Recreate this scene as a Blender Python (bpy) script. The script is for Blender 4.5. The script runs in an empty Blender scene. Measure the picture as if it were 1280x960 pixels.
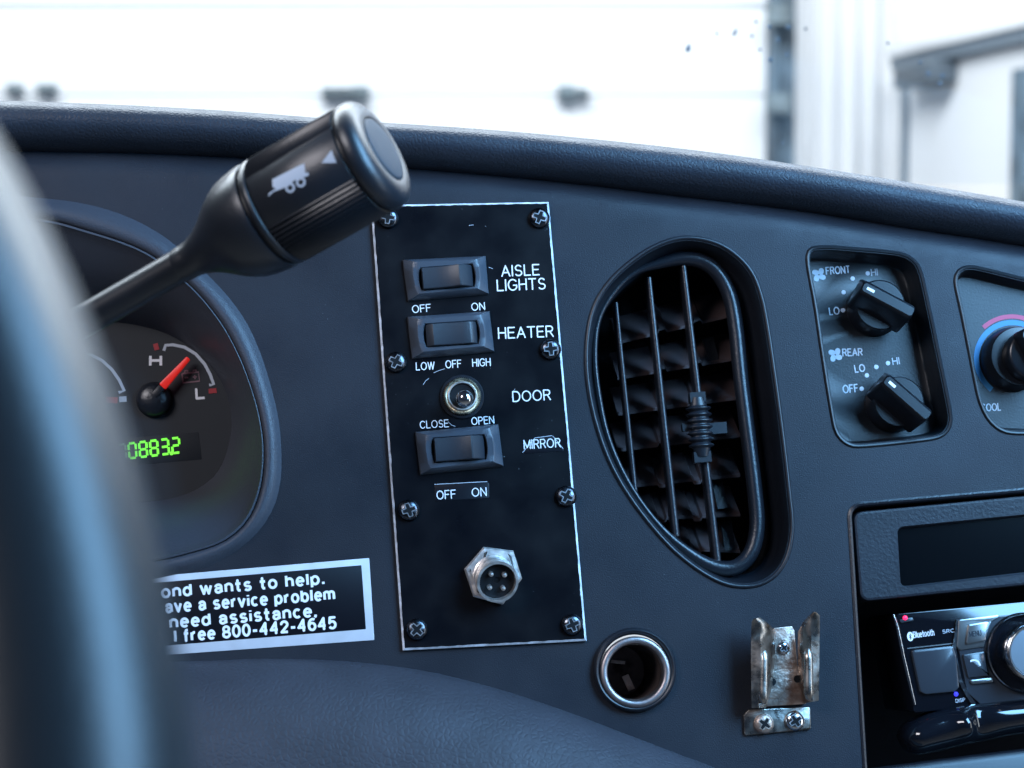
import bpy, bmesh, math, random
import numpy as np
from mathutils import Vector, Matrix
from mathutils.geometry import delaunay_2d_cdt
random.seed(7)
SC = bpy.context.scene
COL = SC.collection
PI = math.pi
R = math.radians

# ------------------------------------------------------------------ camera
FPX = 2400.0                       # focal length in pixels of a 1280 wide picture
PITCH = R(4.3)
CAM = Vector((0, 0, 1.67))
c_right = Vector((1, 0, 0)); c_fwd = Vector((0, math.cos(PITCH), -math.sin(PITCH))); c_up = Vector((0, math.sin(PITCH), math.cos(PITCH)))
CM = Matrix.Translation(CAM) @ Matrix((c_right, c_up, -c_fwd)).transposed().to_4x4()     # camera frame: x right, y up, z towards viewer
cd = bpy.data.cameras.new('camera'); cam = bpy.data.objects.new('camera', cd); COL.objects.link(cam)
cam.matrix_world = CM
cd.sensor_width = 36; cd.lens = FPX / 1280 * 36
cd.clip_start = 0.01; cd.clip_end = 100
cd.dof.use_dof = True; cd.dof.focus_distance = 0.596; cd.dof.aperture_fstop = cd.lens / 4.6
SC.camera = cam

# ------------------------------------------------------------------ light
w = bpy.data.worlds.new('World'); SC.world = w; w.use_nodes = True
w.node_tree.nodes['Background'].inputs[0].default_value = (0.33, 0.55, 1.0, 1)
w.node_tree.nodes['Background'].inputs[1].default_value = 0.055
def area(name, loc, target, size, watts, col, size_y=None):
    l = bpy.data.lights.new(name, 'AREA'); l.energy = watts; l.color = col; l.size = size
    if size_y: l.shape = 'RECTANGLE'; l.size_y = size_y
    o = bpy.data.objects.new(name, l); COL.objects.link(o); o.location = loc
    o.rotation_euler = (Vector(target) - Vector(loc)).to_track_quat('-Z', 'Y').to_euler()
    return o
area('door_window_light', (0.42, 0.27, 2.00), (0.12, 0.58, 1.75), 0.3, 11, (0.25, 0.58, 1.0), 0.5)
area('side_window_light', (-0.80, -0.30, 2.35), (0.0, 0.6, 1.68), 0.6, 9.5, (0.97, 0.94, 1.0), 0.4)
area('windshield_light', (-0.05, 1.15, 2.55), (0.0, 0.60, 1.75), 2.4, 50, (0.78, 0.90, 1.0), 0.5)
area('entry_door_light', (1.15, 0.12, 1.72), (-0.05, 0.17, 1.66), 0.28, 4.2, (0.84, 0.93, 1.0), 1.3)
area('garage_lamp', (-0.9, 2.3, 3.6), (-0.3, 4.0, 1.7), 2.4, 80, (0.94, 0.98, 1.0), 0.8)
area('garage_lamp', (0.6, 1.9, 3.5), (1.3, 3.9, 1.7), 2.0, 52, (0.94, 0.98, 1.0), 0.8)
SC.view_settings.view_transform = 'Standard'; SC.view_settings.look = 'None'
SC.view_settings.exposure = 0.18; SC.view_settings.gamma = 1; SC.view_settings.use_curve_mapping = False
SC.render.engine = 'CYCLES'; SC.cycles.use_denoising = True; SC.cycles.max_bounces = 8

# ------------------------------------------------------------------ frames
def rotm(a, ax): return Matrix.Rotation(a, 4, ax)
FR = rotm(R(4), 'Y') @ rotm(R(-8), 'X') @ rotm(R(4), 'Z')        # fascia leans back, faces a little right, rolled
D0 = 600.0
F_mm = Matrix.Translation(((600 - 640) / FPX * D0, -(530 - 480) / FPX * D0, -D0)) @ FR   # fascia -> camera, in mm
F_inv = F_mm.inverted()
def mm2m(M):
    M = M.copy(); M.translation = M.translation * 0.001; return M
FASCIA = CM @ mm2m(F_mm)                                          # rigid frame in metres
CAMF = CM.copy()
CAM_F = F_inv @ Vector((0, 0, 0))                                 # camera in fascia mm
def P(x, y, h=0.0):
    """point of the fascia plane raised by h mm that stands at photo position x, y"""
    d = F_inv.to_3x3() @ Vector(((x - 640) / FPX, -(y - 480) / FPX, -1.0))
    t = (h - CAM_F.z) / d.z
    q = CAM_F + d * t
    return Vector((q.x, q.y, h))
def PL(pts, h=0.0): return [P(x, y, h) for x, y in pts]
def uv(pts, h=0.0): return [(p.x, p.y) for p in PL(pts, h)]
def Z(pts, s, ox, oy): return [(x / s + ox, y / s + oy) for x, y in pts]   # crop coordinates -> photo
def C(x, y, d):     # camera frame, mm
    return Vector(((x - 640) * d / FPX, -(y - 480) * d / FPX, -d))

# ------------------------------------------------------------------ materials
MATS = {}
def mat(name, color, rough=0.5, metal=0.0, spec=0.5, bump=None, var=0.0, var_scale=60, rvar=0.0, coat=0.0, emit=None, estr=0.0, dust=0.0, stain=None):
    m = bpy.data.materials.new(name); m.use_nodes = True
    nt = m.node_tree; n = nt.nodes; L = nt.links
    b = n['Principled BSDF']
    b.inputs['Base Color'].default_value = (*color, 1); b.inputs['Roughness'].default_value = rough
    b.inputs['Metallic'].default_value = metal; b.inputs['Specular IOR Level'].default_value = spec
    b.inputs['Coat Weight'].default_value = coat; b.inputs['Coat Roughness'].default_value = 0.08
    if emit: b.inputs['Emission Color'].default_value = (*emit, 1); b.inputs['Emission Strength'].default_value = estr
    tc = n.new('ShaderNodeTexCoord')
    def noise(scale, detail=4):
        t = n.new('ShaderNodeTexNoise'); t.inputs['Scale'].default_value = scale; t.inputs['Detail'].default_value = detail
        L.new(tc.outputs['Object'], t.inputs['Vector']); return t
    cur = None
    if var or stain:
        t = noise(var_scale)
        mx = n.new('ShaderNodeMix'); mx.data_type = 'RGBA'
        mx.inputs[6].default_value = (*[c * (1 - var) for c in color], 1)
        mx.inputs[7].default_value = (*(stain if stain else [min(1, c * (1 + var)) for c in color]), 1)
        r = n.new('ShaderNodeValToRGB'); r.color_ramp.elements[0].position = 0.35 if not stain else 0.5; r.color_ramp.elements[1].position = 0.65
        L.new(t.outputs['Fac'], r.inputs[0]); L.new(r.outputs[0], mx.inputs[0])
        cur = mx.outputs[2]
    if dust:
        t = noise(1500, 2); r = n.new('ShaderNodeValToRGB'); r.color_ramp.elements[0].position = 0.745; r.color_ramp.elements[1].position = 0.80
        t2 = noise(45, 3); r2 = n.new('ShaderNodeValToRGB'); r2.color_ramp.elements[0].position = 0.5; r2.color_ramp.elements[1].position = 0.62
        mu = n.new('ShaderNodeMath'); mu.operation = 'MULTIPLY'
        mu2 = n.new('ShaderNodeMath'); mu2.operation = 'MULTIPLY'; mu2.inputs[1].default_value = dust
        L.new(t.outputs['Fac'], r.inputs[0]); L.new(t2.outputs['Fac'], r2.inputs[0])
        L.new(r.outputs[0], mu.inputs[0]); L.new(r2.outputs[0], mu.inputs[1]); L.new(mu.outputs[0], mu2.inputs[0])
        mx = n.new('ShaderNodeMix'); mx.data_type = 'RGBA'
        if cur: L.new(cur, mx.inputs[6])
        else: mx.inputs[6].default_value = (*color, 1)
        mx.inputs[7].default_value = (0.35, 0.38, 0.42, 1)
        L.new(mu2.outputs[0], mx.inputs[0]); cur = mx.outputs[2]
    if cur: L.new(cur, b.inputs['Base Color'])
    if rvar:
        t = noise(var_scale * 1.7, 5); mr = n.new('ShaderNodeMapRange')
        mr.inputs[1].default_value = 0.3; mr.inputs[2].default_value = 0.7
        mr.inputs[3].default_value = max(0.02, rough - rvar); mr.inputs[4].default_value = min(1, rough + rvar)
        L.new(t.outputs['Fac'], mr.inputs[0]); L.new(mr.outputs[0], b.inputs['Roughness'])
    if bump:
        kind, scale, dist = bump
        bp = n.new('ShaderNodeBump'); bp.inputs['Distance'].default_value = dist; bp.inputs['Strength'].default_value = 1.0
        if kind == 'grain':        # leather-like cells
            nz = noise(scale * 0.6, 2)
            ad = n.new('ShaderNodeVectorMath'); ad.operation = 'MULTIPLY_ADD'
            ad.inputs[1].default_value = (0.6 / scale,) * 3
            L.new(nz.outputs['Color'], ad.inputs[0]); L.new(tc.outputs['Object'], ad.inputs[2])
            v = n.new('ShaderNodeTexVoronoi'); v.feature = 'DISTANCE_TO_EDGE'; v.inputs['Scale'].default_value = scale
            L.new(ad.outputs[0], v.inputs['Vector'])
            r = n.new('ShaderNodeValToRGB'); r.color_ramp.elements[1].position = 0.28
            L.new(v.outputs['Distance'], r.inputs[0]); L.new(r.outputs[0], bp.inputs['Height'])
        else:
            t = noise(scale, 3); L.new(t.outputs['Fac'], bp.inputs['Height'])
        L.new(bp.outputs[0], b.inputs['Normal'])
    MATS[name] = m; return m

M_fascia = mat('fascia plastic', (0.0150, 0.0182, 0.0258), 0.45, spec=0.26, bump=('noise', 2600, 0.00009), var=0.12, var_scale=22, rvar=0.11, dust=0.5)
M_pad = mat('pad vinyl', (0.018, 0.024, 0.036), 0.50, spec=0.36, bump=('grain', 700, 0.00006), var=0.1, rvar=0.05)
M_lowpad = mat('lower pad vinyl', (0.036, 0.038, 0.049), 0.56, spec=0.3, bump=('grain', 560, 0.00008), var=0.1, rvar=0.05)
M_trim = mat('satin black trim', (0.010, 0.012, 0.017), 0.30, bump=('noise', 1600, 0.00008))
M_hood = mat('cluster hood plastic', (0.046, 0.050, 0.064), 0.44, spec=0.32, bump=('noise', 1500, 0.00012))
M_panel = mat('coarse grained trim', (0.013, 0.016, 0.023), 0.46, spec=0.3, bump=('noise', 900, 0.00013), var=0.1, rvar=0.05)
M_black = mat('black plastic', (0.008, 0.010, 0.015), 0.38)
M_dark = mat('deep black', (0.004, 0.005, 0.007), 0.6, spec=0.2)
M_knob = mat('black knob plastic', (0.006, 0.0075, 0.011), 0.28)
M_plate = mat('black engraved laminate', (0.0025, 0.003, 0.005), 0.36, spec=0.2, rvar=0.10, var_scale=40, dust=0.6)
M_core = mat('white laminate core', (0.62, 0.66, 0.74), 0.5, var=0.25, var_scale=400)
M_ink = mat('white lettering', (0.78, 0.80, 0.86), 0.5)
M_ink2 = mat('dull white lettering', (0.45, 0.50, 0.58), 0.5)
M_rocker = mat('rocker plastic', (0.018, 0.023, 0.032), 0.42, bump=('noise', 2500, 0.00003))
M_bezel = mat('rocker bezel plastic', (0.045, 0.056, 0.075), 0.36, bump=('noise', 2500, 0.00006))
M_screw = mat('black nickel screw', (0.085, 0.095, 0.115), 0.24, metal=1, rvar=0.1, var_scale=300)
M_chrome = mat('chrome', (0.62, 0.62, 0.63), 0.14, metal=1, rvar=0.08, var_scale=300)
M_nickel = mat('worn nickel', (0.82, 0.78, 0.75), 0.38, metal=0.95, bump=('noise', 900, 0.00004), var=0.18, var_scale=250, rvar=0.10)
M_lining = mat('sooty metal lining', (0.16, 0.12, 0.11), 0.5, metal=0.8, stain=(0.05, 0.04, 0.04), var_scale=150)
M_edge = mat('bright edge glint', (0.36, 0.37, 0.40), 0.42, metal=0.85, var=0.4, var_scale=500)  # lighter metal that paints the glint along the screw recess bevel
M_brass = mat('dull brass', (0.62, 0.52, 0.36), 0.30, metal=1, var=0.3, var_scale=300, rvar=0.1)
M_ring = mat('aged aluminium ring', (0.34, 0.30, 0.30), 0.44, metal=1, bump=('noise', 700, 0.00006), var=0.2, var_scale=200)
M_steel = mat('tarnished spring steel', (0.42, 0.385, 0.35), 0.32, metal=1, bump=('noise', 500, 0.0001), stain=(0.25, 0.21, 0.175), var_scale=160, rvar=0.12)
M_rust = mat('rusty steel', (0.50, 0.39, 0.33), 0.42, metal=0.85, bump=('noise', 700, 0.00025), stain=(0.32, 0.20, 0.15), var_scale=200, rvar=0.15)
M_stalk = mat('stalk plastic', (0.010, 0.0125, 0.018), 0.35, bump=('noise', 2200, 0.00004), rvar=0.04)
M_cap = mat('grey button', (0.030, 0.038, 0.050), 0.6, spec=0.25)
M_wheel = mat('steering wheel rubber', (0.010, 0.014, 0.018), 0.36, spec=0.36, bump=('noise', 700, 0.0001))
M_face = mat('gauge face', (0.0045, 0.008, 0.014), 0.6)
M_red = mat('red needle', (0.75, 0.02, 0.015), 0.4, emit=(1, 0.03, 0.02), estr=0.25)
M_redink = mat('red marking', (0.35, 0.02, 0.03), 0.5)
M_pinkink = mat('dull red outline', (0.22, 0.12, 0.15), 0.5)
M_green = mat('lit green segment', (0.05, 0.5, 0.05), 0.5, emit=(0.22, 1.0, 0.05), estr=1.0)
M_greendim = mat('dim segment', (0.15, 0.3, 0.15), 0.5, emit=(0.25, 0.6, 0.3), estr=0.25)
M_sticker = mat('silver sticker border', (0.55, 0.57, 0.63), 0.45, var=0.06, var_scale=120)
M_stickblk = mat('sticker black print', (0.004, 0.005, 0.009), 0.4, spec=0.3)
M_blue = mat('blue cold stripe', (0.025, 0.17, 0.36), 0.5)
M_pink = mat('red warm stripe', (0.40, 0.04, 0.11), 0.5)
M_louver = mat('brown black louver', (0.065, 0.045, 0.046), 0.5)
M_gloss = mat('piano black', (0.004, 0.005, 0.008), 0.09, coat=0.5)
M_gunmetal = mat('gunmetal trim', (0.30, 0.30, 0.30), 0.30, metal=0.9)
M_button = mat('dark glossy button', (0.030, 0.036, 0.046), 0.22)
M_silverface = mat('brushed knob face', (0.22, 0.24, 0.27), 0.38, metal=0.8)
M_led = mat('red led', (0.6, 0, 0.05), 0.4, emit=(1, 0.02, 0.10), estr=2.2)
M_ledb = mat('blue led', (0.02, 0.02, 0.4), 0.4, emit=(0.06, 0.05, 1), estr=0.7)
M_pocket = mat('control panel black', (0.0055, 0.008, 0.012), 0.42, bump=('noise', 1500, 0.00005))
M_window = mat('smoked window', (0.0015, 0.002, 0.003), 0.16, spec=0.25)
M_wallwhite = mat('white painted steel', (0.84, 0.85, 0.86), 0.6)
M_doorwhite = mat('white door panel', (0.80, 0.82, 0.84), 0.6)
M_post = mat('galvanised track', (0.085, 0.13, 0.17), 0.5, var=0.45, var_scale=18)
M_hinge = mat('dark hinge', (0.13, 0.17, 0.19), 0.5, var=0.4, var_scale=25)
M_frame = mat('blue grey door frame', (0.17, 0.22, 0.27), 0.5)
M_closer = mat('grey door closer', (0.10, 0.13, 0.16), 0.45)
M_floor = mat('concrete', (0.3, 0.3, 0.3), 0.7, var=0.15, var_scale=3)
gm = bpy.data.materials.new('windshield glass'); gm.use_nodes = True; nt = gm.node_tree; nt.nodes.clear()
o_ = nt.nodes.new('ShaderNodeOutputMaterial'); mx_ = nt.nodes.new('ShaderNodeMixShader'); tr_ = nt.nodes.new('ShaderNodeBsdfTransparent'); gl_ = nt.nodes.new('ShaderNodeBsdfGlossy')
tr_.inputs[0].default_value = (0.97, 0.985, 1, 1); gl_.inputs['Roughness'].default_value = 0.02; mx_.inputs[0].default_value = 0.03
nt.links.new(tr_.outputs[0], mx_.inputs[1]); nt.links.new(gl_.outputs[0], mx_.inputs[2]); nt.links.new(mx_.outputs[0], o_.inputs[0])
M_glass = gm
M_drop = mat('dirty water spot', (0.10, 0.13, 0.16), 0.4)

# ------------------------------------------------------------------ things and parts
class Thing:
    def __init__(s, name, label, cat, frame, base=(0, 0, 0), group=None, kind=None):
        s.base = Vector(base); s.o = bpy.data.objects.new(name, None); COL.objects.link(s.o)
        s.o.empty_display_size = 0.01
        s.o.matrix_world = frame @ Matrix.Translation(s.base * 0.001)
        s.o['label'] = label; s.o['category'] = cat
        if group: s.o['group'] = group
        if kind: s.o['kind'] = kind
    def part(s, name, geo, m, parent=None, sharp=38, label=None, smooth=True):
        o = make(name, geo, m, s.base, sharp, smooth)
        o.parent = parent or s.o
        if label: o['label'] = label
        return o
def make(name, geo, m, base=Vector((0, 0, 0)), sharp=38, smooth=True):
    vs, fs = geo[0], geo[1]
    me = bpy.data.meshes.new(name)
    me.from_pydata([tuple((Vector(v) - base) * 0.001) for v in vs], [], fs)
    bm = bmesh.new(); bm.from_mesh(me); bmesh.ops.recalc_face_normals(bm, faces=bm.faces); bm.to_mesh(me); bm.free()
    ms = m if isinstance(m, (list, tuple)) else [m]
    for x in ms: me.materials.append(x)
    if len(geo) > 2:
        me.polygons.foreach_set('material_index', geo[2])
    if smooth:
        me.polygons.foreach_set('use_smooth', [True] * len(me.polygons))
        me.set_sharp_from_angle(angle=R(sharp))
    o = bpy.data.objects.new(name, me); COL.objects.link(o); return o
def join(*gs):
    V, F = [], []
    for g in gs:
        k = len(V); V += list(g[0]); F += [tuple(i + k for i in f) for f in g[1]]
    return V, F
def loft(rings, cap0=False, cap1=False, closed=True):
    n = len(rings[0]); V = [v for r in rings for v in r]; F = []
    for i in range(len(rings) - 1):
        for j in range(n if closed else n - 1):
            a = i * n + j; b = i * n + (j + 1) % n
            F.append((a, b, b + n, a + n))
    if cap0: F.append(tuple(range(n))[::-1])
    if cap1: F.append(tuple(range((len(rings) - 1) * n, len(rings) * n)))
    return V, F
def area2(p): return sum(p[i][0] * p[(i + 1) % len(p)][1] - p[(i + 1) % len(p)][0] * p[i][1] for i in range(len(p))) / 2
def ccw(p): return list(p) if area2(p) > 0 else list(p)[::-1]
def resample(p, n, closed=True):
    p = [np.array(q[:2], float) for q in p]
    if closed: p = p + [p[0]]
    d = [0]
    for a, b in zip(p, p[1:]): d.append(d[-1] + np.linalg.norm(b - a))
    t = np.linspace(0, d[-1], n + 1)[:-1] if closed else np.linspace(0, d[-1], n)
    xs = np.interp(t, d, [q[0] for q in p]); ys = np.interp(t, d, [q[1] for q in p])
    return [(float(a), float(b)) for a, b in zip(xs, ys)]
def spline(p, n, closed=True, sub=12):
    m = len(p); out = []
    rng = range(m) if closed else range(m - 1)
    g = lambda i: np.array(p[i % m] if closed else p[max(0, min(m - 1, i))], float)
    for i in rng:
        a, b, c, d = g(i - 1), g(i), g(i + 1), g(i + 2)
        for k in range(sub):
            t = k / sub
            out.append(0.5 * (2 * b + (c - a) * t + (2 * a - 5 * b + 4 * c - d) * t * t + (3 * b - a - 3 * c + d) * t ** 3))
    if not closed: out.append(g(m - 1))
    return resample(out, n, closed)
def smoothed(p, k=2):
    p = [np.array(q) for q in p]
    for _ in range(k): p = [(p[i - 1] + 2 * p[i] + p[(i + 1) % len(p)]) / 4 for i in range(len(p))]
    return [(float(a), float(b)) for a, b in p]
def rounded(p, r, seg=6, rs=None):
    p = ccw([(q[0], q[1]) for q in p]); out = []; n = len(p)
    for i in range(n):
        a, b, c = Vector(p[i - 1]), Vector(p[i]), Vector(p[(i + 1) % n])
        u = (a - b).normalized(); v = (c - b).normalized()
        ang = math.acos(max(-1, min(1, u.dot(v)))); t = r / math.tan(ang / 2)
        t = min(t, (a - b).length * 0.48, (c - b).length * 0.48); rr = t * math.tan(ang / 2)
        ctr = b + (u + v).normalized() * (rr / math.sin(ang / 2))
        s = b + u * t; e = b + v * t
        a0 = math.atan2(s.y - ctr.y, s.x - ctr.x); a1 = math.atan2(e.y - ctr.y, e.x - ctr.x)
        da = (a1 - a0 + PI) % (2 * PI) - PI
        for k in range(seg + 1):
            q = a0 + da * k / seg; out.append((ctr.x + rr * math.cos(q), ctr.y + rr * math.sin(q)))
    return out
def inset(p, d):
    n = len(p); out = []
    for i in range(n):
        a, b, c = Vector(p[i - 1][:2]), Vector(p[i][:2]), Vector(p[(i + 1) % n][:2])
        e1 = b - a; e2 = c - b
        if e1.length < 1e-9: e1 = e2
        if e2.length < 1e-9: e2 = e1
        n1 = Vector((-e1.y, e1.x)).normalized(); n2 = Vector((-e2.y, e2.x)).normalized()
        m = n1 + n2
        m = n1 if m.length < 1e-6 else m.normalized()
        k = 1 / max(0.45, m.dot(n1))
        out.append((b.x + m.x * d * k, b.y + m.y * d * k))
    return out
def at(p, h): return [Vector((q[0], q[1], h)) for q in p]
def prof(outline, steps, cap0=False, cap1=False):
    """steps: (inset, height) pairs"""
    o = ccw(outline)
    return loft([at(inset(o, d), h) for d, h in steps], cap0, cap1)
def slab(outline, h0, h1, b=0.3):
    return prof(outline, [(0, h0), (0, h1 - b), (b * 0.3, h1 - b * 0.3), (b, h1)], True, True)
def circle(c, r, n=48, a0=0): return [(c[0] + r * math.cos(a0 + 2 * PI * i / n), c[1] + r * math.sin(a0 + 2 * PI * i / n)) for i in range(n)]
def frame_from(axis, up=Vector((0, 0, 1))):
    z = Vector(axis).normalized(); x = up.cross(z)
    if x.length < 1e-5: x = Vector((1, 0, 0))
    x.normalize(); y = z.cross(x)
    return Matrix((x, y, z)).transposed()
def lathe(prf, c=(0, 0, 0), axis=(0, 0, 1), n=48, cap0=False, cap1=False, rad=None):
    M = frame_from(axis); c = Vector(c)
    rings = [[c + M @ Vector((r * math.cos(2 * PI * i / n), r * math.sin(2 * PI * i / n), z)) for i in range(n)] for r, z in prf]
    return loft(rings, cap0, cap1)
def tube(path, r, n=10, caps=True, flat=None):
    path = [Vector(p) for p in path]; rings = []
    rr = r if isinstance(r, (list, tuple)) else [r] * len(path)
    for i, p in enumerate(path):
        t = (path[min(i + 1, len(path) - 1)] - path[max(0, i - 1)]).normalized()
        M = frame_from(t, Vector((0, 0.3, 1)))
        rings.append([p + M @ Vector((rr[i] * math.cos(2 * PI * k / n), rr[i] * math.sin(2 * PI * k / n), 0)) for k in range(n)])
    return loft(rings, caps, caps)
def ribbon(path, wd, h0, h1):
    """flat stripe of width wd along a 2-D path, extruded h0..h1"""
    p = [Vector(q[:2]) for q in path]; L, Rr = [], []
    for i, q in enumerate(p):
        t = (p[min(i + 1, len(p) - 1)] - p[max(0, i - 1)]).normalized(); nn = Vector((-t.y, t.x)) * wd / 2
        L.append(q + nn); Rr.append(q - nn)
    rings = [[Vector((a.x, a.y, h0)), Vector((a.x, a.y, h1)), Vector((b.x, b.y, h1)), Vector((b.x, b.y, h0))] for a, b in zip(L, Rr)]
    return loft(rings, True, True)
def box(c, s, M=None):
    V = [Vector((x * s[0] / 2, y * s[1] / 2, z * s[2] / 2)) for x in (-1, 1) for y in (-1, 1) for z in (-1, 1)]
    if M: V = [M @ v for v in V]
    V = [v + Vector(c) for v in V]
    return V, [(0, 1, 3, 2), (4, 6, 7, 5), (0, 4, 5, 1), (2, 3, 7, 6), (0, 2, 6, 4), (1, 5, 7, 3)]

# single stroke lettering: cap height 1, each glyph = (advance width, strokes)
def _a(cx, cy, rx, ry, a0, a1, n=12): return [(cx + rx * math.cos(R(a0 + (a1 - a0) * i / n)), cy + ry * math.sin(R(a0 + (a1 - a0) * i / n))) for i in range(n + 1)]
_o = lambda cx, r=.27, ry=.36: _a(cx, ry, r, ry, 90, 450, 20)
XH = .72
GLYPH = {
 'A': (.74, [[(0, 0), (.37, 1), (.74, 0)], [(.13, .34), (.61, .34)]]), 'B': (.62, [[(0, 0), (0, 1), (.34, 1)] + _a(.34, .76, .24, .24, 90, -90) + [(0, .52)], [(.34, .52)] + _a(.36, .26, .26, .26, 90, -90) + [(0, 0)]]),
 'C': (.74, [_a(.4, .5, .4, .5, 42, 318, 22)]), 'D': (.7, [[(.3, 0), (0, 0), (0, 1), (.3, 1)] + _a(.3, .5, .4, .5, 90, -90, 16)]),
 'E': (.58, [[(.58, 0), (0, 0), (0, 1), (.58, 1)], [(0, .52), (.5, .52)]]), 'F': (.56, [[(0, 0), (0, 1), (.56, 1)], [(0, .52), (.48, .52)]]),
 'G': (.78, [_a(.42, .5, .42, .5, 42, 330, 22) + [(.78, .45), (.48, .45)]]), 'H': (.66, [[(0, 0), (0, 1)], [(.66, 0), (.66, 1)], [(0, .52), (.66, .52)]]),
 'I': (.0, [[(0, 0), (0, 1)]]), 'L': (.54, [[(0, 1), (0, 0), (.54, 0)]]), 'M': (.8, [[(0, 0), (0, 1), (.4, .1), (.8, 1), (.8, 0)]]), 'N': (.68, [[(0, 0), (0, 1), (.68, 0), (.68, 1)]]),
 'O': (.84, [_a(.42, .5, .42, .5, 90, 450, 26)]), 'P': (.6, [[(0, 0), (0, 1), (.34, 1)] + _a(.34, .74, .26, .26, 90, -90) + [(0, .48)]]),
 'R': (.64, [[(0, 0), (0, 1), (.36, 1)] + _a(.36, .75, .25, .25, 90, -90) + [(0, .5)], [(.34, .5), (.64, 0)]]),
 'S': (.62, [_a(.32, .745, .27, .255, 30, 270, 12) + _a(.32, .25, .30, .25, 90, -150, 12)[1:]]), 'T': (.66, [[(0, 1), (.66, 1)], [(.33, 1), (.33, 0)]]),
 'U': (.66, [[(0, 1), (0, .33)] + _a(.33, .33, .33, .33, 180, 360, 12) + [(.66, 1)]]), 'W': (1.0, [[(0, 1), (.25, 0), (.5, 1), (.75, 0), (1, 1)]]),
 'o': (.56, [_o(.28)]), 'n': (.48, [[(0, 0), (0, XH)], [(0, .42)] + _a(.24, .46, .24, .26, 170, 0, 10) + [(.48, 0)]]), 'h': (.48, [[(0, 0), (0, 1)], [(0, .42)] + _a(.24, .46, .24, .26, 170, 0, 10) + [(.48, 0)]]),
 'm': (.84, [[(0, 0), (0, XH)], [(0, .44)] + _a(.21, .5, .21, .22, 170, 0, 10) + [(.42, 0)], [(.42, .44)] + _a(.63, .5, .21, .22, 170, 0, 10) + [(.84, 0)]]),
 'u': (.48, [[(0, XH), (0, .26)] + _a(.24, .26, .24, .26, 180, 360, 10), [(.48, XH), (.48, 0)]]),
 'd': (.54, [_o(.26, .26), [(.52, 1), (.52, 0)]]), 'b': (.54, [_o(.27, .26), [(0, 1), (0, 0)]]), 'p': (.54, [_o(.27, .26), [(0, XH), (0, -.27)]]),
 'a': (.5, [[(.02, .5)] + _a(.25, .5, .22, .22, 160, 0, 8) + [(.47, .12), (.52, 0)], _a(.23, .2, .2, .2, 60, 300, 12) + [(.46, .2)], [(.46, .40), (.22, .39)]]),
 'e': (.52, [[(.02, .38), (.52, .38)] + _a(.27, .36, .25, .36, 4, 318, 20)]), 's': (.46, [_a(.24, .535, .2, .185, 25, 270, 10) + _a(.24, .18, .22, .18, 90, -155, 10)[1:]]),
 'c': (.48, [_a(.26, .36, .25, .36, 45, 315, 18)]), 'l': (.02, [[(.01, 0), (.01, 1)]]), 'i': (.02, [[(.01, 0), (.01, XH)], [(.01, .88), (.01, 1.0)]]),
 't': (.34, [[(.14, .96), (.14, .14), (.2, .03), (.34, .03)], [(-.05, .66), (.36, .66)]]), 'f': (.32, [[(.12, 0), (.12, .84), (.19, .97), (.32, .97)], [(-.06, .66), (.34, .66)]]),
 'r': (.3, [[(0, 0), (0, XH)], [(0, .44), (.08, .62), (.18, .70), (.3, .69)]]), 'v': (.5, [[(0, XH), (.25, 0), (.5, XH)]]), 'w': (.78, [[(0, XH), (.2, 0), (.39, .68), (.58, 0), (.78, XH)]]),
 '.': (.06, [[(.03, -.06), (.03, .16)]]), ',': (.06, [[(.04, .12), (.04, 0), (-.02, -.14)]]), '-': (.34, [[(-.02, .38), (.36, .38)]]), ' ': (.16, []),
 '0': (.56, [_a(.28, .5, .28, .5, 90, 450, 22)]), '8': (.56, [_a(.28, .74, .24, .25, -90, 270, 16), _a(.28, .25, .28, .26, 90, 450, 16)]), '4': (.6, [[(.44, 0), (.44, 1), (0, .3), (.6, .3)]]),
 '2': (.56, [_a(.28, .72, .27, .28, 165, -30, 12) + [(.02, .02), (.56, .02)]]), '6': (.56, [_a(.28, .32, .27, .32, 90, 450, 18), _a(.36, .45, .36, .55, 62, 200, 12)]),
 '5': (.56, [[(.5, 1), (.1, 1), (.04, .5)] + _a(.27, .32, .28, .32, 128, -150, 14)]),
}
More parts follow.
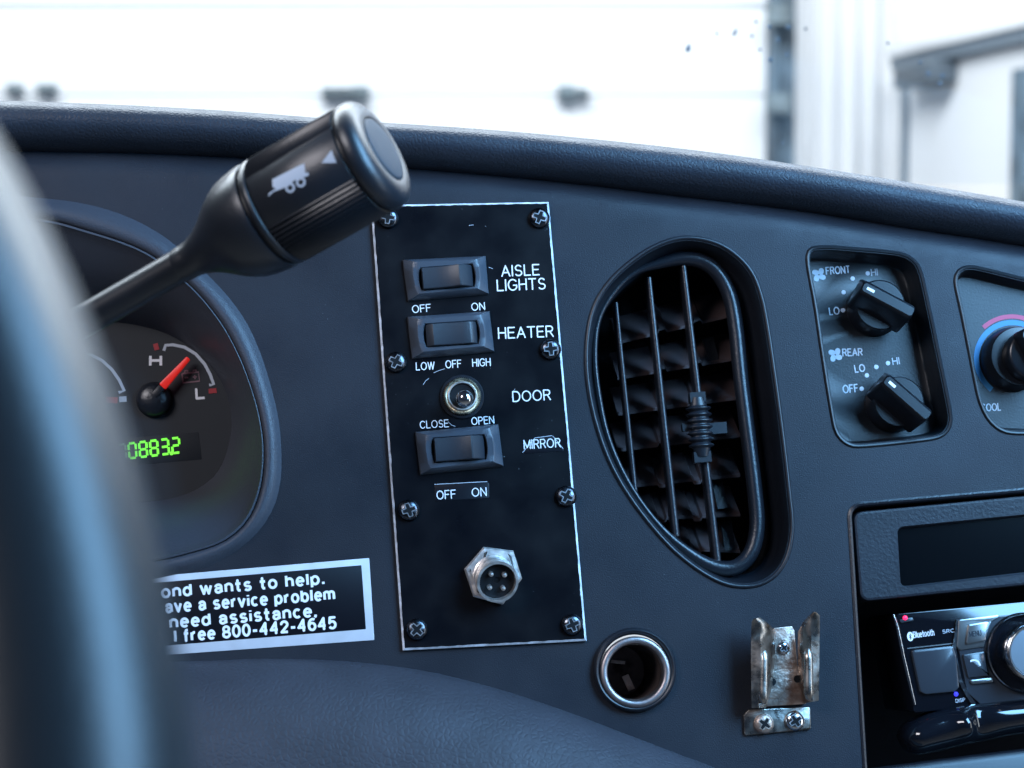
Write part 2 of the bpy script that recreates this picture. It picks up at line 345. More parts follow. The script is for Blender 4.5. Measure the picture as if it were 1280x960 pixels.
def text_geo(s, p0, p1, cap, h, t=0.13, thick=0.05, gap=0.26):
    """lettering whose baseline runs p0 -> p1 (photo positions), cap height in photo pixels, lying h mm above the fascia"""
    x = 0; subs = []
    for ch in s:
        wd, st_ = GLYPH[ch]
        for l in st_:
            l = [(x + a, b) for a, b in l]; l = [q for i, q in enumerate(l) if i == 0 or (Vector(q) - Vector(l[i - 1])).length > 1e-5]
            cur = [l[0]]
            for i in range(1, len(l)):
                cur.append(l[i])
                if i < len(l) - 1:
                    d1 = (Vector(l[i]) - Vector(l[i - 1])).normalized(); d2 = (Vector(l[i + 1]) - Vector(l[i])).normalized()
                    if d1.dot(d2) < 0.80: subs.append((cur, True)); cur = [l[i]]
            subs.append((cur, t < 0.16))
        x += wd + gap
    total = x - gap
    a = P(*p0, h); b = P(*p1, h); ux = b - a; uy = Vector((-ux.y, ux.x, 0)).normalized()
    ch_ = (P(p0[0], p0[1] - cap, h) - a).length
    asp = ux.length / total / ch_                       # horizontal stretch, undone for the stroke width
    V, F = [], []
    mp = lambda q, z: a + ux * (q[0] / total) + uy * (q[1] * ch_) + Vector((0, 0, z))
    for k, (pl, rnd) in enumerate(subs):
        z = thick + 0.0022 * (k % 9)
        pts = [mp(q, 0) for q in pl]; hw = t * ch_ / 2
        top = []
        for i, q in enumerate(pts):
            tg = (pts[min(i + 1, len(pts) - 1)] - pts[max(0, i - 1)]).normalized(); nn = Vector((-tg.y, tg.x, 0)) * hw
            top.append((q + nn, q - nn))
        if len(pl) > 4 and (Vector(pl[0]) - Vector(pl[-1])).length < 1e-3:
            tg = (pts[1] - pts[-2]).normalized(); nn = Vector((-tg.y, tg.x, 0)) * hw; top[0] = top[-1] = (pts[0] + nn, pts[0] - nn); rnd = False
        rings = [[q1, q1 + Vector((0, 0, z)), q2 + Vector((0, 0, z)), q2] for q1, q2 in top]
        g = [loft(rings, True, True)]
        if rnd:
            for e, zz in ((pts[0], .0007), (pts[-1], .0014)): g.append(lathe([(hw, 0), (hw, z + zz)], e, n=12, cap0=True, cap1=True))
        g = join(*g); n = len(V); V += g[0]; F += [tuple(i + n for i in f) for f in g[1]]
    return V, F

# ================================================================== THE GARAGE BEYOND THE WINDSHIELD
def W(x, y, d):  # world point, metres
    v = CM @ (C(x, y, d * 1000) * 0.001); return v
ident = Matrix.Identity(4)
def wbox(x0, x1, y0, y1, z0, z1):
    return box(((x0 + x1) * 500, (y0 + y1) * 500, (z0 + z1) * 500), ((x1 - x0) * 1000, (y1 - y0) * 1000, (z1 - z0) * 1000))
YD = 4.0
def struct(name, geo, m):
    o = make(name, geo, m, sharp=20); o['kind'] = 'structure'; return o
struct('garage_floor', wbox(-8, 8, -3, 9, -0.1, 0.0), M_floor)
wx = lambda px, d=YD: (px - 640) / FPX * d
door_r = wx(955)
t = Thing('overhead_door', 'wide white sectional garage door filling the view beyond the windshield', 'garage door', Matrix.Translation((door_r - 2, YD, 0)))
zz = 0.0
bx = (door_r - 2) * 1000
zs = []
zh = W(640, 122, YD).z
hs = 0.53
k0 = zh - 3 * hs
edges_ = [0.0] + [zh + hs * k for k in range(-2, 4)]
for a, b in zip(edges_, edges_[1:]):
    prf_ = [(0.05, a + 0.0008), (0.008, a + 0.0008), (0.0, a + 0.006)]
    nr = max(1, round((b - a) / 0.177))
    for k in range(1, nr):
        z_ = a + (b - a) * k / nr; prf_ += [(0.0, z_ - 0.012), (0.014, z_ - 0.003), (0.014, z_ + 0.003), (0.0, z_ + 0.012)]
    prf_ += [(0.0, b - 0.006), (0.008, b - 0.0008), (0.05, b - 0.0008)]
    t.part('door_panel', loft([[Vector((x_ * 1000, y_ * 1000, z_ * 1000)) for y_, z_ in prf_] for x_ in (-2.2, 2.0)], True, True), M_doorwhite, smooth=False)
for px, wpx, hpx in ((22, 20, 12), (62, 26, 12), (425, 46, 14), (452, 22, 18), (708, 24, 20), (728, 14, 12)):
    q = W(px, 117 if px > 300 else 112, YD - 0.03); ww = wpx * 0.9 * YD / FPX; hh = hpx * 0.9 * YD / FPX
    g = wbox(q.x - ww / 2, q.x + ww / 2, YD - 0.03, YD + 0.005, q.z - hh / 2, q.z + hh / 2)
    pin = tube([(q.x * 1000 - ww * 450, YD * 1000 - 30, q.z * 1000), (q.x * 1000 + ww * 450, YD * 1000 - 30, q.z * 1000)], hh * 300)
    g = join(g, pin)
    t.part('hinge', ([v - Vector((bx, YD * 1000, 0)) for v in g[0]], g[1]), M_hinge)
xt0, xt1 = wx(957), wx(989)
t = Thing('door_track', 'dark blue grey steel track standing upright at the right edge of the white garage door', 'door track', Matrix.Translation(((xt0 + xt1) / 2, YD - 0.02, 0)))
sh = lambda g: ([v - Vector(((xt0 + xt1) * 500, (YD - 0.02) * 1000, 0)) for v in g[0]], g[1])
t.part('track_rail', sh(join(wbox(xt0 + 0.012, xt1, YD - 0.02, YD + 0.03, 0, 3.4), wbox(xt0, xt0 + 0.012, YD - 0.05, YD + 0.03, 0, 3.4))), M_post, smooth=False)
for yy in (130, 20):
    q = W(965, yy, YD - 0.07)
    t.part('track_bracket', sh(wbox(xt0 - 0.012, xt0 + 0.04, YD - 0.07, YD - 0.048, q.z - 0.02, q.z + 0.02)), M_hinge, smooth=False)
# corrugated wall: straight beside the door, then turning towards the bus
def wallpath(pts, rib, depth):
    out = []
    for (x0, y0), (x1, y1) in zip(pts, pts[1:]):
        L = math.hypot(x1 - x0, y1 - y0); n = max(1, int(L / rib)); tx, ty = (x1 - x0) / L, (y1 - y0) / L
        for k in range(n):
            for f, dd in ((0, 0), (0.72, 0), (0.78, depth), (0.94, depth)):
                s = (k + f) / n * L; out.append((x0 + tx * s - ty * dd * -1, y0 + ty * s - tx * dd))
    out.append(pts[-1]); return out
d0, d1 = 4.08, 3.52
p0 = Vector((wx(1132, d0), d0, 0)); p1 = Vector((wx(1288, d1), d1, 0))
ax = (p1 - p0).normalized(); nrm = Vector((ax.y, -ax.x, 0))
if nrm.y > 0: nrm = -nrm
q0_ = p0 - ax * 0.16 - nrm * 0.03; q1_ = p1 + ax * 0.05 - nrm * 0.03
A = (xt1, YD + 0.06); B = (q0_.x, q0_.y); E_ = (q1_.x, q1_.y); G_ = (q1_.x + 0.6, 2.2)
wp = wallpath([A, B, E_, G_], 0.055, 0.012)
rings = [[Vector((x * 1000, y * 1000, z * 1000)) for x, y in wp] for z in (0, 3.6)]
rings2 = [[Vector((x * 1000 + 40, y * 1000 + 60, z * 1000)) for x, y in wp] for z in (3.6, 0)]
struct('garage_wall', loft(rings + rings2, closed=False), M_wallwhite)
struct('garage_wall', wbox(door_r - 4.2, xt1, YD - 0.0, YD + 0.2, edges_[-1] + 0.01, 4.2), M_wallwhite)
# service door in the angled wall
LW = (p1 - p0).length
Md = Matrix((ax, nrm * -1, Vector((0, 0, 1)))).transposed().to_4x4(); Md.translation = p0
ztop = W(1130, 88, d0).z
t = Thing('service_door', 'white side entrance door with blue grey frame in the ribbed wall at far right', 'door', Md)
B6 = lambda x0, x1, y0, y1, z0, z1: wbox(x0, x1, y0, y1, z0, z1)
t.part('door_leaf', B6(0.022, LW + 0.02, -0.008, 0.015, 0.01, ztop - 0.004), M_doorwhite, smooth=False)
fr = join(B6(0.0, 0.012, -0.018, 0.015, 0, ztop), B6(-0.03, LW + 0.06, -0.03, 0.015, ztop, ztop + 0.024))
t.part('door_frame', fr, M_frame, smooth=False)
t.part('door_frame', B6(LW - 0.02, LW + 0.03, -0.036, 0.015, 0, ztop - 0.05), M_post, smooth=False, label='dark right jamb')
t.part('door_header', B6(-0.03, LW + 0.06, -0.04, 0.015, ztop + 0.0245, ztop + 0.045), M_doorwhite, smooth=False)
clo = t.part('door_closer', slab(rounded([(v[0] * 1000, v[1] * 1000) for v in ((0.08, ztop - 0.05), (0.26, ztop - 0.05), (0.26, ztop - 0.006), (0.08, ztop - 0.006))], 8), 0, 62, 4), M_closer)
clo.matrix_local = Matrix.Translation((0, -0.009, 0)) @ Matrix.Rotation(R(90), 4, 'X')

# ================================================================== DASHBOARD
dash = Thing('dashboard', 'dark blue grey vehicle dashboard with padded top roll and grained lower knee pad', 'dashboard', FASCIA, P(600, 530))
crease = [(-700, 176), (-350, 177), (0, 183), (200, 187), (350, 195), (520, 206), (700, 222), (850, 240), (1000, 258), (1150, 282), (1280, 302), (1450, 334), (1700, 390), (1950, 455)]
silh = [(-700, 124), (-350, 119), (0, 123), (250, 134), (450, 149), (640, 162), (850, 183), (1000, 204), (1150, 228), (1280, 250), (1450, 281), (1700, 333), (1950, 392)]
NS = 150
cs = spline(uv(crease, 0), NS, False); ss = spline(uv(silh, 0), NS, False)
def ss_at(u): return float(np.interp(u, [q[0] for q in ss], [q[1] for q in ss]))
def cv_at(u): return float(np.interp(u, [q[0] for q in cs], [q[1] for q in cs]))
def Hf(u, v):
    tt = cv_at(u) - v
    return -4.0 * max(0, 1 - tt / 9) ** 2
# ---- outlines of the openings (photo positions)
cl_out = [(47, 248), (130, 262), (199, 293), (260, 345), (300, 392), (322, 435), (337, 480), (347, 522), (351, 564), (349, 607), (337, 643), (312, 675), (276, 699), (234, 715),
          (120, 735), (0, 738), (-150, 728), (-270, 705), (-335, 660), (-365, 590), (-370, 500), (-340, 390), (-270, 305), (-170, 258), (-60, 244)]
cl_in = [(47, 273), (106, 287), (179, 313), (235, 354), (273, 398), (297, 440), (313, 480), (325, 522), (330, 564), (326, 610), (310, 650), (280, 677), (236, 692), (190, 702),
         (100, 712), (0, 715), (-140, 706), (-250, 684), (-310, 644), (-340, 585), (-345, 505), (-318, 403), (-255, 325), (-160, 282), (-55, 268)]
face_px = [(20, 400), (128, 403), (170, 407), (213, 420), (253, 447), (279, 483), (289, 522), (284, 562), (270, 592), (246, 611), (220, 621), (177, 628), (90, 634), (0, 636),
           (-120, 630), (-210, 610), (-255, 570), (-265, 520), (-245, 470), (-200, 430), (-120, 405), (-40, 400)]
vent_px = Z([(330, 36), (420, 55), (490, 112), (522, 180), (540, 265), (560, 400), (580, 550), (597, 700), (605, 800), (585, 885), (535, 935), (465, 945), (395, 922), (300, 853), (210, 750), (140, 640), (95, 520), (72, 400), (72, 300), (90, 215), (130, 150), (190, 95), (255, 55)], 2.0875, 700, 280)
fan_px = Z([(108, 105), (165, 72), (320, 80), (480, 95), (548, 112), (598, 165), (640, 340), (690, 580), (732, 790), (735, 850), (700, 902), (580, 925), (340, 948), (282, 938), (236, 890), (214, 790), (180, 580), (145, 340)], 3.556, 980, 290)
temp_px = [(1195, 352), (1198, 340), (1207, 335), (1222, 336), (1280, 350), (1385, 374), (1412, 392), (1424, 430), (1446, 530), (1448, 555), (1432, 566), (1360, 556), (1300, 542), (1262, 540), (1247, 534), (1234, 520), (1224, 495), (1213, 440), (1203, 390)]
bay_c = [(1062, 632), (1850, 565), (1880, 1120), (1092, 1120)]
cl_uv = ccw(spline(uv(cl_out), 160)); vent_uv = ccw(smoothed(spline(uv(vent_px), 140), 2)); fan_uv = ccw(smoothed(spline(uv(fan_px), 120), 1)); temp_uv = ccw(smoothed(spline(uv(temp_px), 120), 1))
bay_uv = ccw(rounded(uv(bay_c), 4))
sock_c = P(793, 837); sock_uv = ccw(circle(sock_c, 11.0, 48))
holes = [inset(cl_uv, 2.0), inset(vent_uv, 0.8), inset(fan_uv, 0.5), inset(temp_uv, 0.5), inset(bay_uv, 0.4), sock_uv]
# ---- fascia sheet: constrained triangulation with the openings left out
u0, u1 = P(-650, 500).x, P(1950, 500).x
top_line = [(u, cv_at(u) + 1.0) for u in np.linspace(u0, u1, 120)]
vb = P(600, 1130).y
bot_line = [(u, vb) for u in np.linspace(u1, u0, 60)]
outer = top_line + bot_line; outer = ccw(outer)
def inpoly(px, py, poly):
    poly = np.array(poly); x, y = poly[:, 0], poly[:, 1]; x2, y2 = np.roll(x, -1), np.roll(y, -1)
    res = np.zeros(len(px), bool)
    for a, b, c, d in zip(x, y, x2, y2):
        if b == d: continue
        cond = ((b > py) != (d > py)) & (px < (c - a) * (py - b) / (d - b) + a)
        res ^= cond
    return res
V2, E2 = [], []
for poly in [outer] + holes:
    k = len(V2); V2 += [Vector((float(q[0]), float(q[1]))) for q in poly]; E2 += [(k + i, k + (i + 1) % len(poly)) for i in range(len(poly))]
gx, gy = np.meshgrid(np.arange(u0 + 3, u1, 6.0), np.arange(vb + 3, 110, 6.0)); gx = gx.ravel(); gy = gy.ravel()
ex = []; 
for tt in (2.0, 4.0, 6.0, 8.5): ex += [(u, cv_at(u) - tt) for u in np.linspace(u0 + 2, u1 - 2, 200)]
gx = np.concatenate([gx, [q[0] for q in ex]]); gy = np.concatenate([gy, [q[1] for q in ex]])
ok = inpoly(gx, gy, outer)
for h in holes: ok &= ~inpoly(gx, gy, h)
V2 += [Vector((float(a), float(b))) for a, b in zip(gx[ok], gy[ok])]
rv, re_, rf, *_ = delaunay_2d_cdt(V2, E2, [], 0, 1e-5)
cx = np.array([sum(rv[i].x for i in f) / 3 for f in rf]); cy = np.array([sum(rv[i].y for i in f) / 3 for f in rf])
ok = inpoly(cx, cy, outer)
for h in holes: ok &= ~inpoly(cx, cy, h)
fasc = dash.part('fascia', ([Vector((v.x, v.y, Hf(v.x, v.y))) for v in rv], [f for f, k in zip(rf, ok) if k]), M_fascia)
# ---- padded top roll
rings = []
for i in range(NS):
    c = Vector((cs[i][0], cs[i][1])); u = c.x; h = ss_at(u) - c.y
    prf = [(-0.06, -8), (-0.02, -2.2), (0.03, 1.5), (0.14, 5.2), (0.32, 7.8), (0.52, 8.4), (0.72, 7.0), (0.87, 3.8), (0.965, -1), (1.0, -7), (1.0, -14), (0.97, -30), (0.75, -80), (0.1, -190), (-0.8, -330)]
    rings.append([Vector((u, c.y + a * h, b)) for a, b in prf])
prof_n = len(rings[0])
rr = []
for r in rings:
    s3 = []
    for i in range(len(r) - 1):
        a, b, c, d = r[max(0, i - 1)], r[i], r[i + 1], r[min(len(r) - 1, i + 2)]
        for k in range(4):
            q = k / 4; s3.append(0.5 * (2 * b + (c - a) * q + (2 * a - 5 * b + 4 * c - d) * q * q + (3 * b - a - 3 * c + d) * q ** 3))
    s3.append(r[-1]); rr.append(s3)
dash.part('top_pad', loft(rr, closed=False), M_pad, sharp=80)
# ---- lower knee pad
low = [(-700, 850), (-300, 838), (0, 832), (240, 826), (330, 823), (430, 826), (530, 838), (620, 860), (700, 886), (780, 916), (850, 943), (890, 958), (960, 992), (1060, 1050), (1200, 1130)]
ls = spline(uv(low), 140, False)
rr = []
for i, (u, v) in enumerate(ls):
    a = Vector(ls[max(0, i - 1)]); b = Vector(ls[min(len(ls) - 1, i + 1)]); tg = (b - a).normalized(); dn = Vector((tg.y, -tg.x))
    if dn.y > 0: dn = -dn
    dn = (dn + Vector((0, -0.6))).normalized()
    prf = [(-1.0, -5), (0, -0.6), (0.6, 2.5), (2.0, 5.6), (5, 9.5), (10, 14), (18, 18.5), (30, 22), (50, 24), (85, 22), (130, 10)]
    r = [Vector((u + dn.x * p_, v + dn.y * p_, q_)) for p_, q_ in prf]
    s3 = []
    for i2 in range(len(r) - 1):
        a_, b_, c_, d_ = r[max(0, i2 - 1)], r[i2], r[i2 + 1], r[min(len(r) - 1, i2 + 2)]
        for k in range(4):
            q = k / 4; s3.append(0.5 * (2 * b_ + (c_ - a_) * q + (2 * a_ - 5 * b_ + 4 * c_ - d_) * q * q + (3 * b_ - a_ - 3 * c_ + d_) * q ** 3))
    s3.append(r[-1]); rr.append(s3)
dash.part('knee_pad', loft(rr, closed=False), M_lowpad, sharp=80)
# ---- bay that holds the stereo
dash.part('stereo_bay', prof(bay_uv, [(-0.9, -0.2), (-0.9, 0.25), (-0.3, 0.55), (0.3, 0.3), (0.7, -0.6), (1.0, -4), (1.6, -60)], False, True), M_trim)
# ---- windshield
t = Thing('windshield', 'clear windshield above the padded dashboard top, spotted with small water marks', 'windshield', CM, (0, 150, -960))
tilt = R(-14)
def WS(px, py):   # point of the raked glass on the line of sight
    n_ = Vector((0, math.sin(tilt), math.cos(tilt))); p_ = Vector((0, 120, -930)); d_ = Vector(((px - 640) / FPX, -(py - 480) / FPX, -1))
    return d_ * (n_.dot(p_) / n_.dot(d_))
gl = [WS(-900, 230), WS(2200, 230), WS(2200, -700), WS(-900, -700)]
n_ = Vector((0, math.sin(tilt), math.cos(tilt)))
t.part('glass_pane', loft([gl, [q - n_ * 5 for q in gl]], True, True), M_glass, smooth=False)
rs = random.Random(3)
spots = [(860, 62, 5), (861, 58, 4), (896, 42, 3), (918, 42, 4), (920, 38, 3), (945, 27, 3), (940, 45, 3), (961, 34, 4), (962, 75, 5), (984, 68, 4), (985, 34, 4), (1007, 36, 3), (950, 62, 3), (972, 50, 4), (1110, 54, 3), (1160, 92, 4), (1175, 105, 4), (1178, 95, 4), (1150, 78, 3), (978, 178, 3)]
for x, y, r in spots:
    c = WS(x, y); k = 0.26 * r
    t.part('water_spot', lathe([(0.02, 0.32 * k), (0.5 * k, 0.28 * k), (0.85 * k, 0.15 * k), (k, 0)], c + n_ * 0.02, n_, 12, True, True), M_drop)

# ================================================================== INSTRUMENT CLUSTER
cl = Thing('instrument_cluster', 'round cornered gauge cluster with red needle and green lit odometer behind the steering wheel', 'gauge cluster', FASCIA, P(0, 560))
N = 160
def by_angle(p, n, c):
    p = np.array(p); a = np.unwrap(np.arctan2(p[:, 1] - c[1], p[:, 0] - c[0]))
    if a[-1] < a[0]: p = p[::-1]; a = a[::-1]
    a = a - 2 * PI * math.floor((a[0] + PI) / (2 * PI))
    o = np.argsort(a % (2 * PI)); aa = (a % (2 * PI))[o]; pp = p[o]
    aa = np.concatenate([aa - 2 * PI, aa, aa + 2 * PI]); pp = np.concatenate([pp, pp, pp])
    tt = np.linspace(0, 2 * PI, n, endpoint=False)
    return [(float(np.interp(x, aa, pp[:, 0])), float(np.interp(x, aa, pp[:, 1]))) for x in tt]
HF = -34.0
cc = P(0, 500)
o_uv = by_angle(spline(uv(cl_out, 0), 400), N, cc); i_uv = by_angle(spline(uv(cl_in, 1.5), 400), N, cc)
f_uv = by_angle(spline(uv(face_px, HF), 400), N, cc)
mixr = lambda a, b, k: [(x0 + (x1 - x0) * k, y0 + (y1 - y0) * k) for (x0, y0), (x1, y1) in zip(a, b)]
ring = lambda k, h: at(mixr(o_uv, i_uv, k), h)
roll = [ring(-0.15, -0.6), ring(0.0, 0.2), ring(0.15, 1.2), ring(0.35, 2.2), ring(0.55, 2.7), ring(0.75, 2.7), ring(0.9, 2.2), ring(0.98, 1.5), ring(1.0, 0.6)]
cl.part('bezel_roll', loft(roll), M_hood, sharp=60)
hood = [at(i_uv, 0.6), at(mixr(i_uv, f_uv, 0.01), 1.9), at(mixr(i_uv, f_uv, 0.035), 2.0), at(mixr(i_uv, f_uv, 0.06), 0.8)]
for k, h in ((0.16, -2), (0.32, -6), (0.5, -12), (0.66, -18.5), (0.82, -26), (0.93, -31), (1.0, HF)): hood.append(at(mixr(i_uv, f_uv, k), h))
cl.part('hood', loft(hood), M_hood, sharp=55)
cl.part('gauge_face', prof([(p.x, p.y) for p in [Vector(q) for q in mixr(i_uv, f_uv, 0.985)]], [(0, HF - 1), (0, HF + 0.4)], True, True), M_face, smooth=False)
hf = HF + 0.45
CZ = lambda pts: Z(pts, 2.822, 0, 380)
def cl_rib(name, pts, wd, m, dz=0, sm=True):
    q = uv(CZ(pts), hf); q = spline(q, max(12, len(q) * 5), False) if sm else q
    cl.part(name, ribbon(q, wd, hf + dz, hf + dz + 0.12), m)
cl_rib('dial_arc', [(578, 165), (584, 146), (610, 144), (650, 152), (690, 176), (722, 212), (742, 250), (754, 284), (738, 286)], 1.0, M_ink2, 0, False)
cl_rib('dial_arc', [(290, 176), (320, 180), (360, 200), (395, 232), (420, 268), (438, 306), (418, 312)], 1.0, M_ink2, 0, False)
cl_rib('dial_tick', [(548, 140), (554, 162)], 1.6, M_redink, 0, False)
cl_rib('dial_tick', [(736, 308), (764, 305)], 1.6, M_redink, 0, False)
cl_rib('dial_tick', [(372, 338), (414, 340)], 2.0, M_redink, 0, False)
cl_rib('dial_tick', [(420, 337), (446, 335)], 1.8, M_ink2, 0, False)
bt = CZ([(642, 246), (700, 240), (704, 272), (646, 278), (642, 246)])
g = [ribbon(uv(bt, hf), 0.5, hf, hf + 0.12)]
for seg in ([(652, 243), (652, 236), (662, 235), (662, 242)], [(682, 241), (682, 234), (692, 233), (692, 240)], [(652, 260), (664, 259)], [(680, 258), (694, 257)], [(687, 251), (688, 265)]): g.append(ribbon(uv(CZ(seg), hf), 0.45, hf, hf + 0.12))
cl.part('battery_symbol', join(*g), M_pinkink)
zt = lambda s, a, b, cap, m, T=cl, k=2.822, ox=0, oy=380, h=None, bold=0.17, nm='lettering': T.part(nm, text_geo(s, Z([a], k, ox, oy)[0], Z([b], k, ox, oy)[0], cap / k, hf if h is None else h, bold), m)
zt('H', (530, 217), (567, 217), 34, M_ink, bold=0.27)
zt('L', (694, 333), (722, 331), 32, M_ink, bold=0.27)
# needle and hub
hub = P(*CZ([(545, 338)])[0], hf)
nd = cl.part('needle_hub', lathe([(5.9, 0), (5.8, 1.4), (5.2, 2.8), (3.8, 3.8), (1.8, 4.2), (0.05, 4.3)], hub, (0, 0, 1), 40, True, True), M_trim)
n0 = P(*CZ([(572, 292)])[0], hf + 4.2); n1 = P(*CZ([(665, 190)])[0], hf + 4.2); dv = (n1 - n0).normalized(); sd = Vector((-dv.y, dv.x, 0))
nn0 = n0 - dv * 4
cl.part('needle', slab(rounded([tuple((n0 + sd * 1.35)[:2]), tuple((n0 - sd * 1.35)[:2]), tuple((n1 - sd * 0.75)[:2]), tuple((n1 + sd * 0.75)[:2])], 0.5, 3), hf + 3.4, hf + 4.6, 0.3), M_red)
cl.part('needle_stem', slab([tuple((nn0 + sd * 1.1)[:2]), tuple((nn0 - sd * 1.1)[:2]), tuple((n0 - sd * 1.2)[:2]), tuple((n0 + sd * 1.2)[:2])], hf + 3.2, hf + 4.5, 0.3), M_black)
# odometer: seven segment digits
SEG = {'0': 'abcdef', '8': 'abcdefg', '3': 'abcdg', '2': 'abged', '7': 'abc'}
od = cl.part('odometer_window', slab(uv(CZ([(400, 478), (700, 452), (712, 548), (412, 574)]), hf), hf - 0.2, hf + 0.05, 0.1), M_face)
a = P(*CZ([(456, 545)])[0], hf); b = P(*CZ([(648, 522)])[0], hf); ux = (b - a) / 5; up = (P(*CZ([(452, 493)])[0], hf) - a)
def digit(ch, org, m):
    gs = []
    w_, g_ = 0.66, 0.06
    K = {'a': ((g_, 1), (w_ - g_, 1)), 'b': ((w_, 1 - g_), (w_, .5 + g_)), 'c': ((w_, .5 - g_), (w_, g_)), 'd': ((g_, 0), (w_ - g_, 0)), 'e': ((0, .5 - g_), (0, g_)), 'f': ((0, 1 - g_), (0, .5 + g_)), 'g': ((g_, .5), (w_ - g_, .5))}
    for s_ in SEG[ch]:
        (x0, y0), (x1, y1) = K[s_]
        q0 = org + ux * x0 + up * y0; q1 = org + ux * x1 + up * y1
        gs.append(ribbon([q0, q1], 0.72 if ch != '7' else 0.6, hf + 0.1, hf + 0.3))
    return join(*gs)
cl.part('digit', digit('7', a - ux * 0.95, M_greendim), M_greendim, od, label='dim unlit looking digit')
for i, ch in enumerate('08832'): cl.part('digit', digit(ch, a + ux * i, M_green), M_green, od)
cl.part('decimal_point', lathe([(0.6, 0), (0.6, 0.25)], a + ux * 3.88 + Vector((0, 0, 0.1)), (0, 0, 1), 12, True, True), M_green, od)

# ================================================================== STEERING WHEEL
wc = Vector((-205.15, -50.8, -143.1)); wr = Vector((0.98471, 0, -0.17419)); wu = Vector((-0.07478, 0.90318, -0.42271)); wn = wr.cross(wu)
sw = Thing('steering_wheel', 'thick grey rubber steering wheel rim, out of focus in the left foreground', 'steering wheel', CM, wc)
rings = []
for i in range(200):
    ph = 2 * PI * i / 200; e = wr * math.cos(ph) + wu * math.sin(ph)
    rings.append([wc + e * (165.5 + 14.5 * math.cos(a_)) + wn * 15.5 * math.sin(a_) for a_ in [2 * PI * k / 40 for k in range(40)]])
sw.part('rim', loft(rings + [rings[0]]), M_wheel, sharp=80)
hubg = lathe([(40, -8), (46, -20), (44, -45), (30, -50)], wc, wn, 40, True, True)
sw.part('hub', hubg, M_trim)
for k in (PI * 0.5, PI * 1.17, PI * 1.83):
    e = wr * math.cos(k) + wu * math.sin(k)
    sw.part('spoke', tube([wc + e * 36 - wn * 25, wc + e * 90 - wn * 16, wc + e * 160 - wn * 2], [10, 9, 7], 14), M_trim)

# ================================================================== COLUMN STALK
al, be = R(27.4), R(17)
ax_c = Vector((math.cos(be) * math.cos(al), math.cos(be) * math.sin(al), math.sin(be)))
o_c = C(349, 261, 500)
xv = Vector((0, 0, 1)); xv = (xv - ax_c * xv.dot(ax_c)).normalized(); yv = ax_c.cross(xv)        # xv faces the viewer
SM = Matrix((xv, yv, ax_c)).transposed().to_4x4(); SM.translation = o_c
STF = CM @ mm2m(SM)
st = Thing('turn_signal_stalk', 'black multifunction stalk with ribbed barrel and truck symbol, reaching up behind the wheel', 'stalk lever', STF)
A_ = 0.2083 / math.cos(be); B_ = 0.2083
lp = lambda pr, n=96, c0=False, c1=False: lathe([(r * B_, z * A_) for r, z in pr], (0, 0, 0), (0, 0, 1), n, c0, c1)
st.part('lever_rod', lp([(21, -560), (21.3, -300), (21.8, -148), (22, -146)], 64, True, True), M_stalk)
st.part('bell_grip', lp([(21.5, -150), (22.8, -146), (23, -136), (24, -126), (29.5, -111), (38, -97), (46.5, -86), (54, -76), (61, -65), (66, -54), (69.5, -40), (71.5, -26), (72, -17), (71.5, -15), (66.5, -13.5), (66, -12)], 96, True, True), M_stalk, sharp=50)
st.part('collar', lp([(63, -14), (63, -10), (66, -9.5), (71, -9), (72.2, -7), (72.2, -3), (71, -1.5), (66, -1)], 96, True, True), M_stalk, sharp=50)
# ribbed barrel with a smooth band on the side that faces the driver
nb = 864; a_band0, a_band1 = R(-39), R(19)
def rad(i):
    a_ = 2 * PI * i / nb; a_ = (a_ + PI) % (2 * PI) - PI
    if a_band0 < a_ < a_band1: return 71.2
    return 69.6 + 2.9 * abs(((72 * i / nb) % 1) * 2 - 1)
def brl(dr, z): return [Vector(((rad(i) + dr) * B_ * math.cos(2 * PI * i / nb), (rad(i) + dr) * B_ * math.sin(2 * PI * i / nb), z * A_)) for i in range(nb)]
st.part('ribbed_barrel', loft([brl(-4, -1), brl(-1, 0), brl(0, 1), brl(0, 60), brl(0, 120.5), brl(-1, 122), brl(-4, 122.5)], True, True), M_stalk, sharp=60)
CO = 3.5
st.part('end_cap', lp([(r_, z_ + CO) for r_, z_ in [(64, 118), (67, 119), (67, 121.5), (70.5, 122), (72.2, 123.5), (73, 127), (72.5, 133), (70.5, 138), (66.5, 142.5), (60, 146), (53, 147.6), (46, 148), (43.6, 147.2), (42.8, 144)]], 96, True, True), M_stalk, sharp=50)
st.part('end_button', lp([(r_, z_ + CO) for r_, z_ in [(42.3, 143), (42.3, 146.6), (41.3, 148.2), (38, 149.2), (20, 150.2), (0.3, 150.4)]], 96, True, True), M_cap, sharp=50)
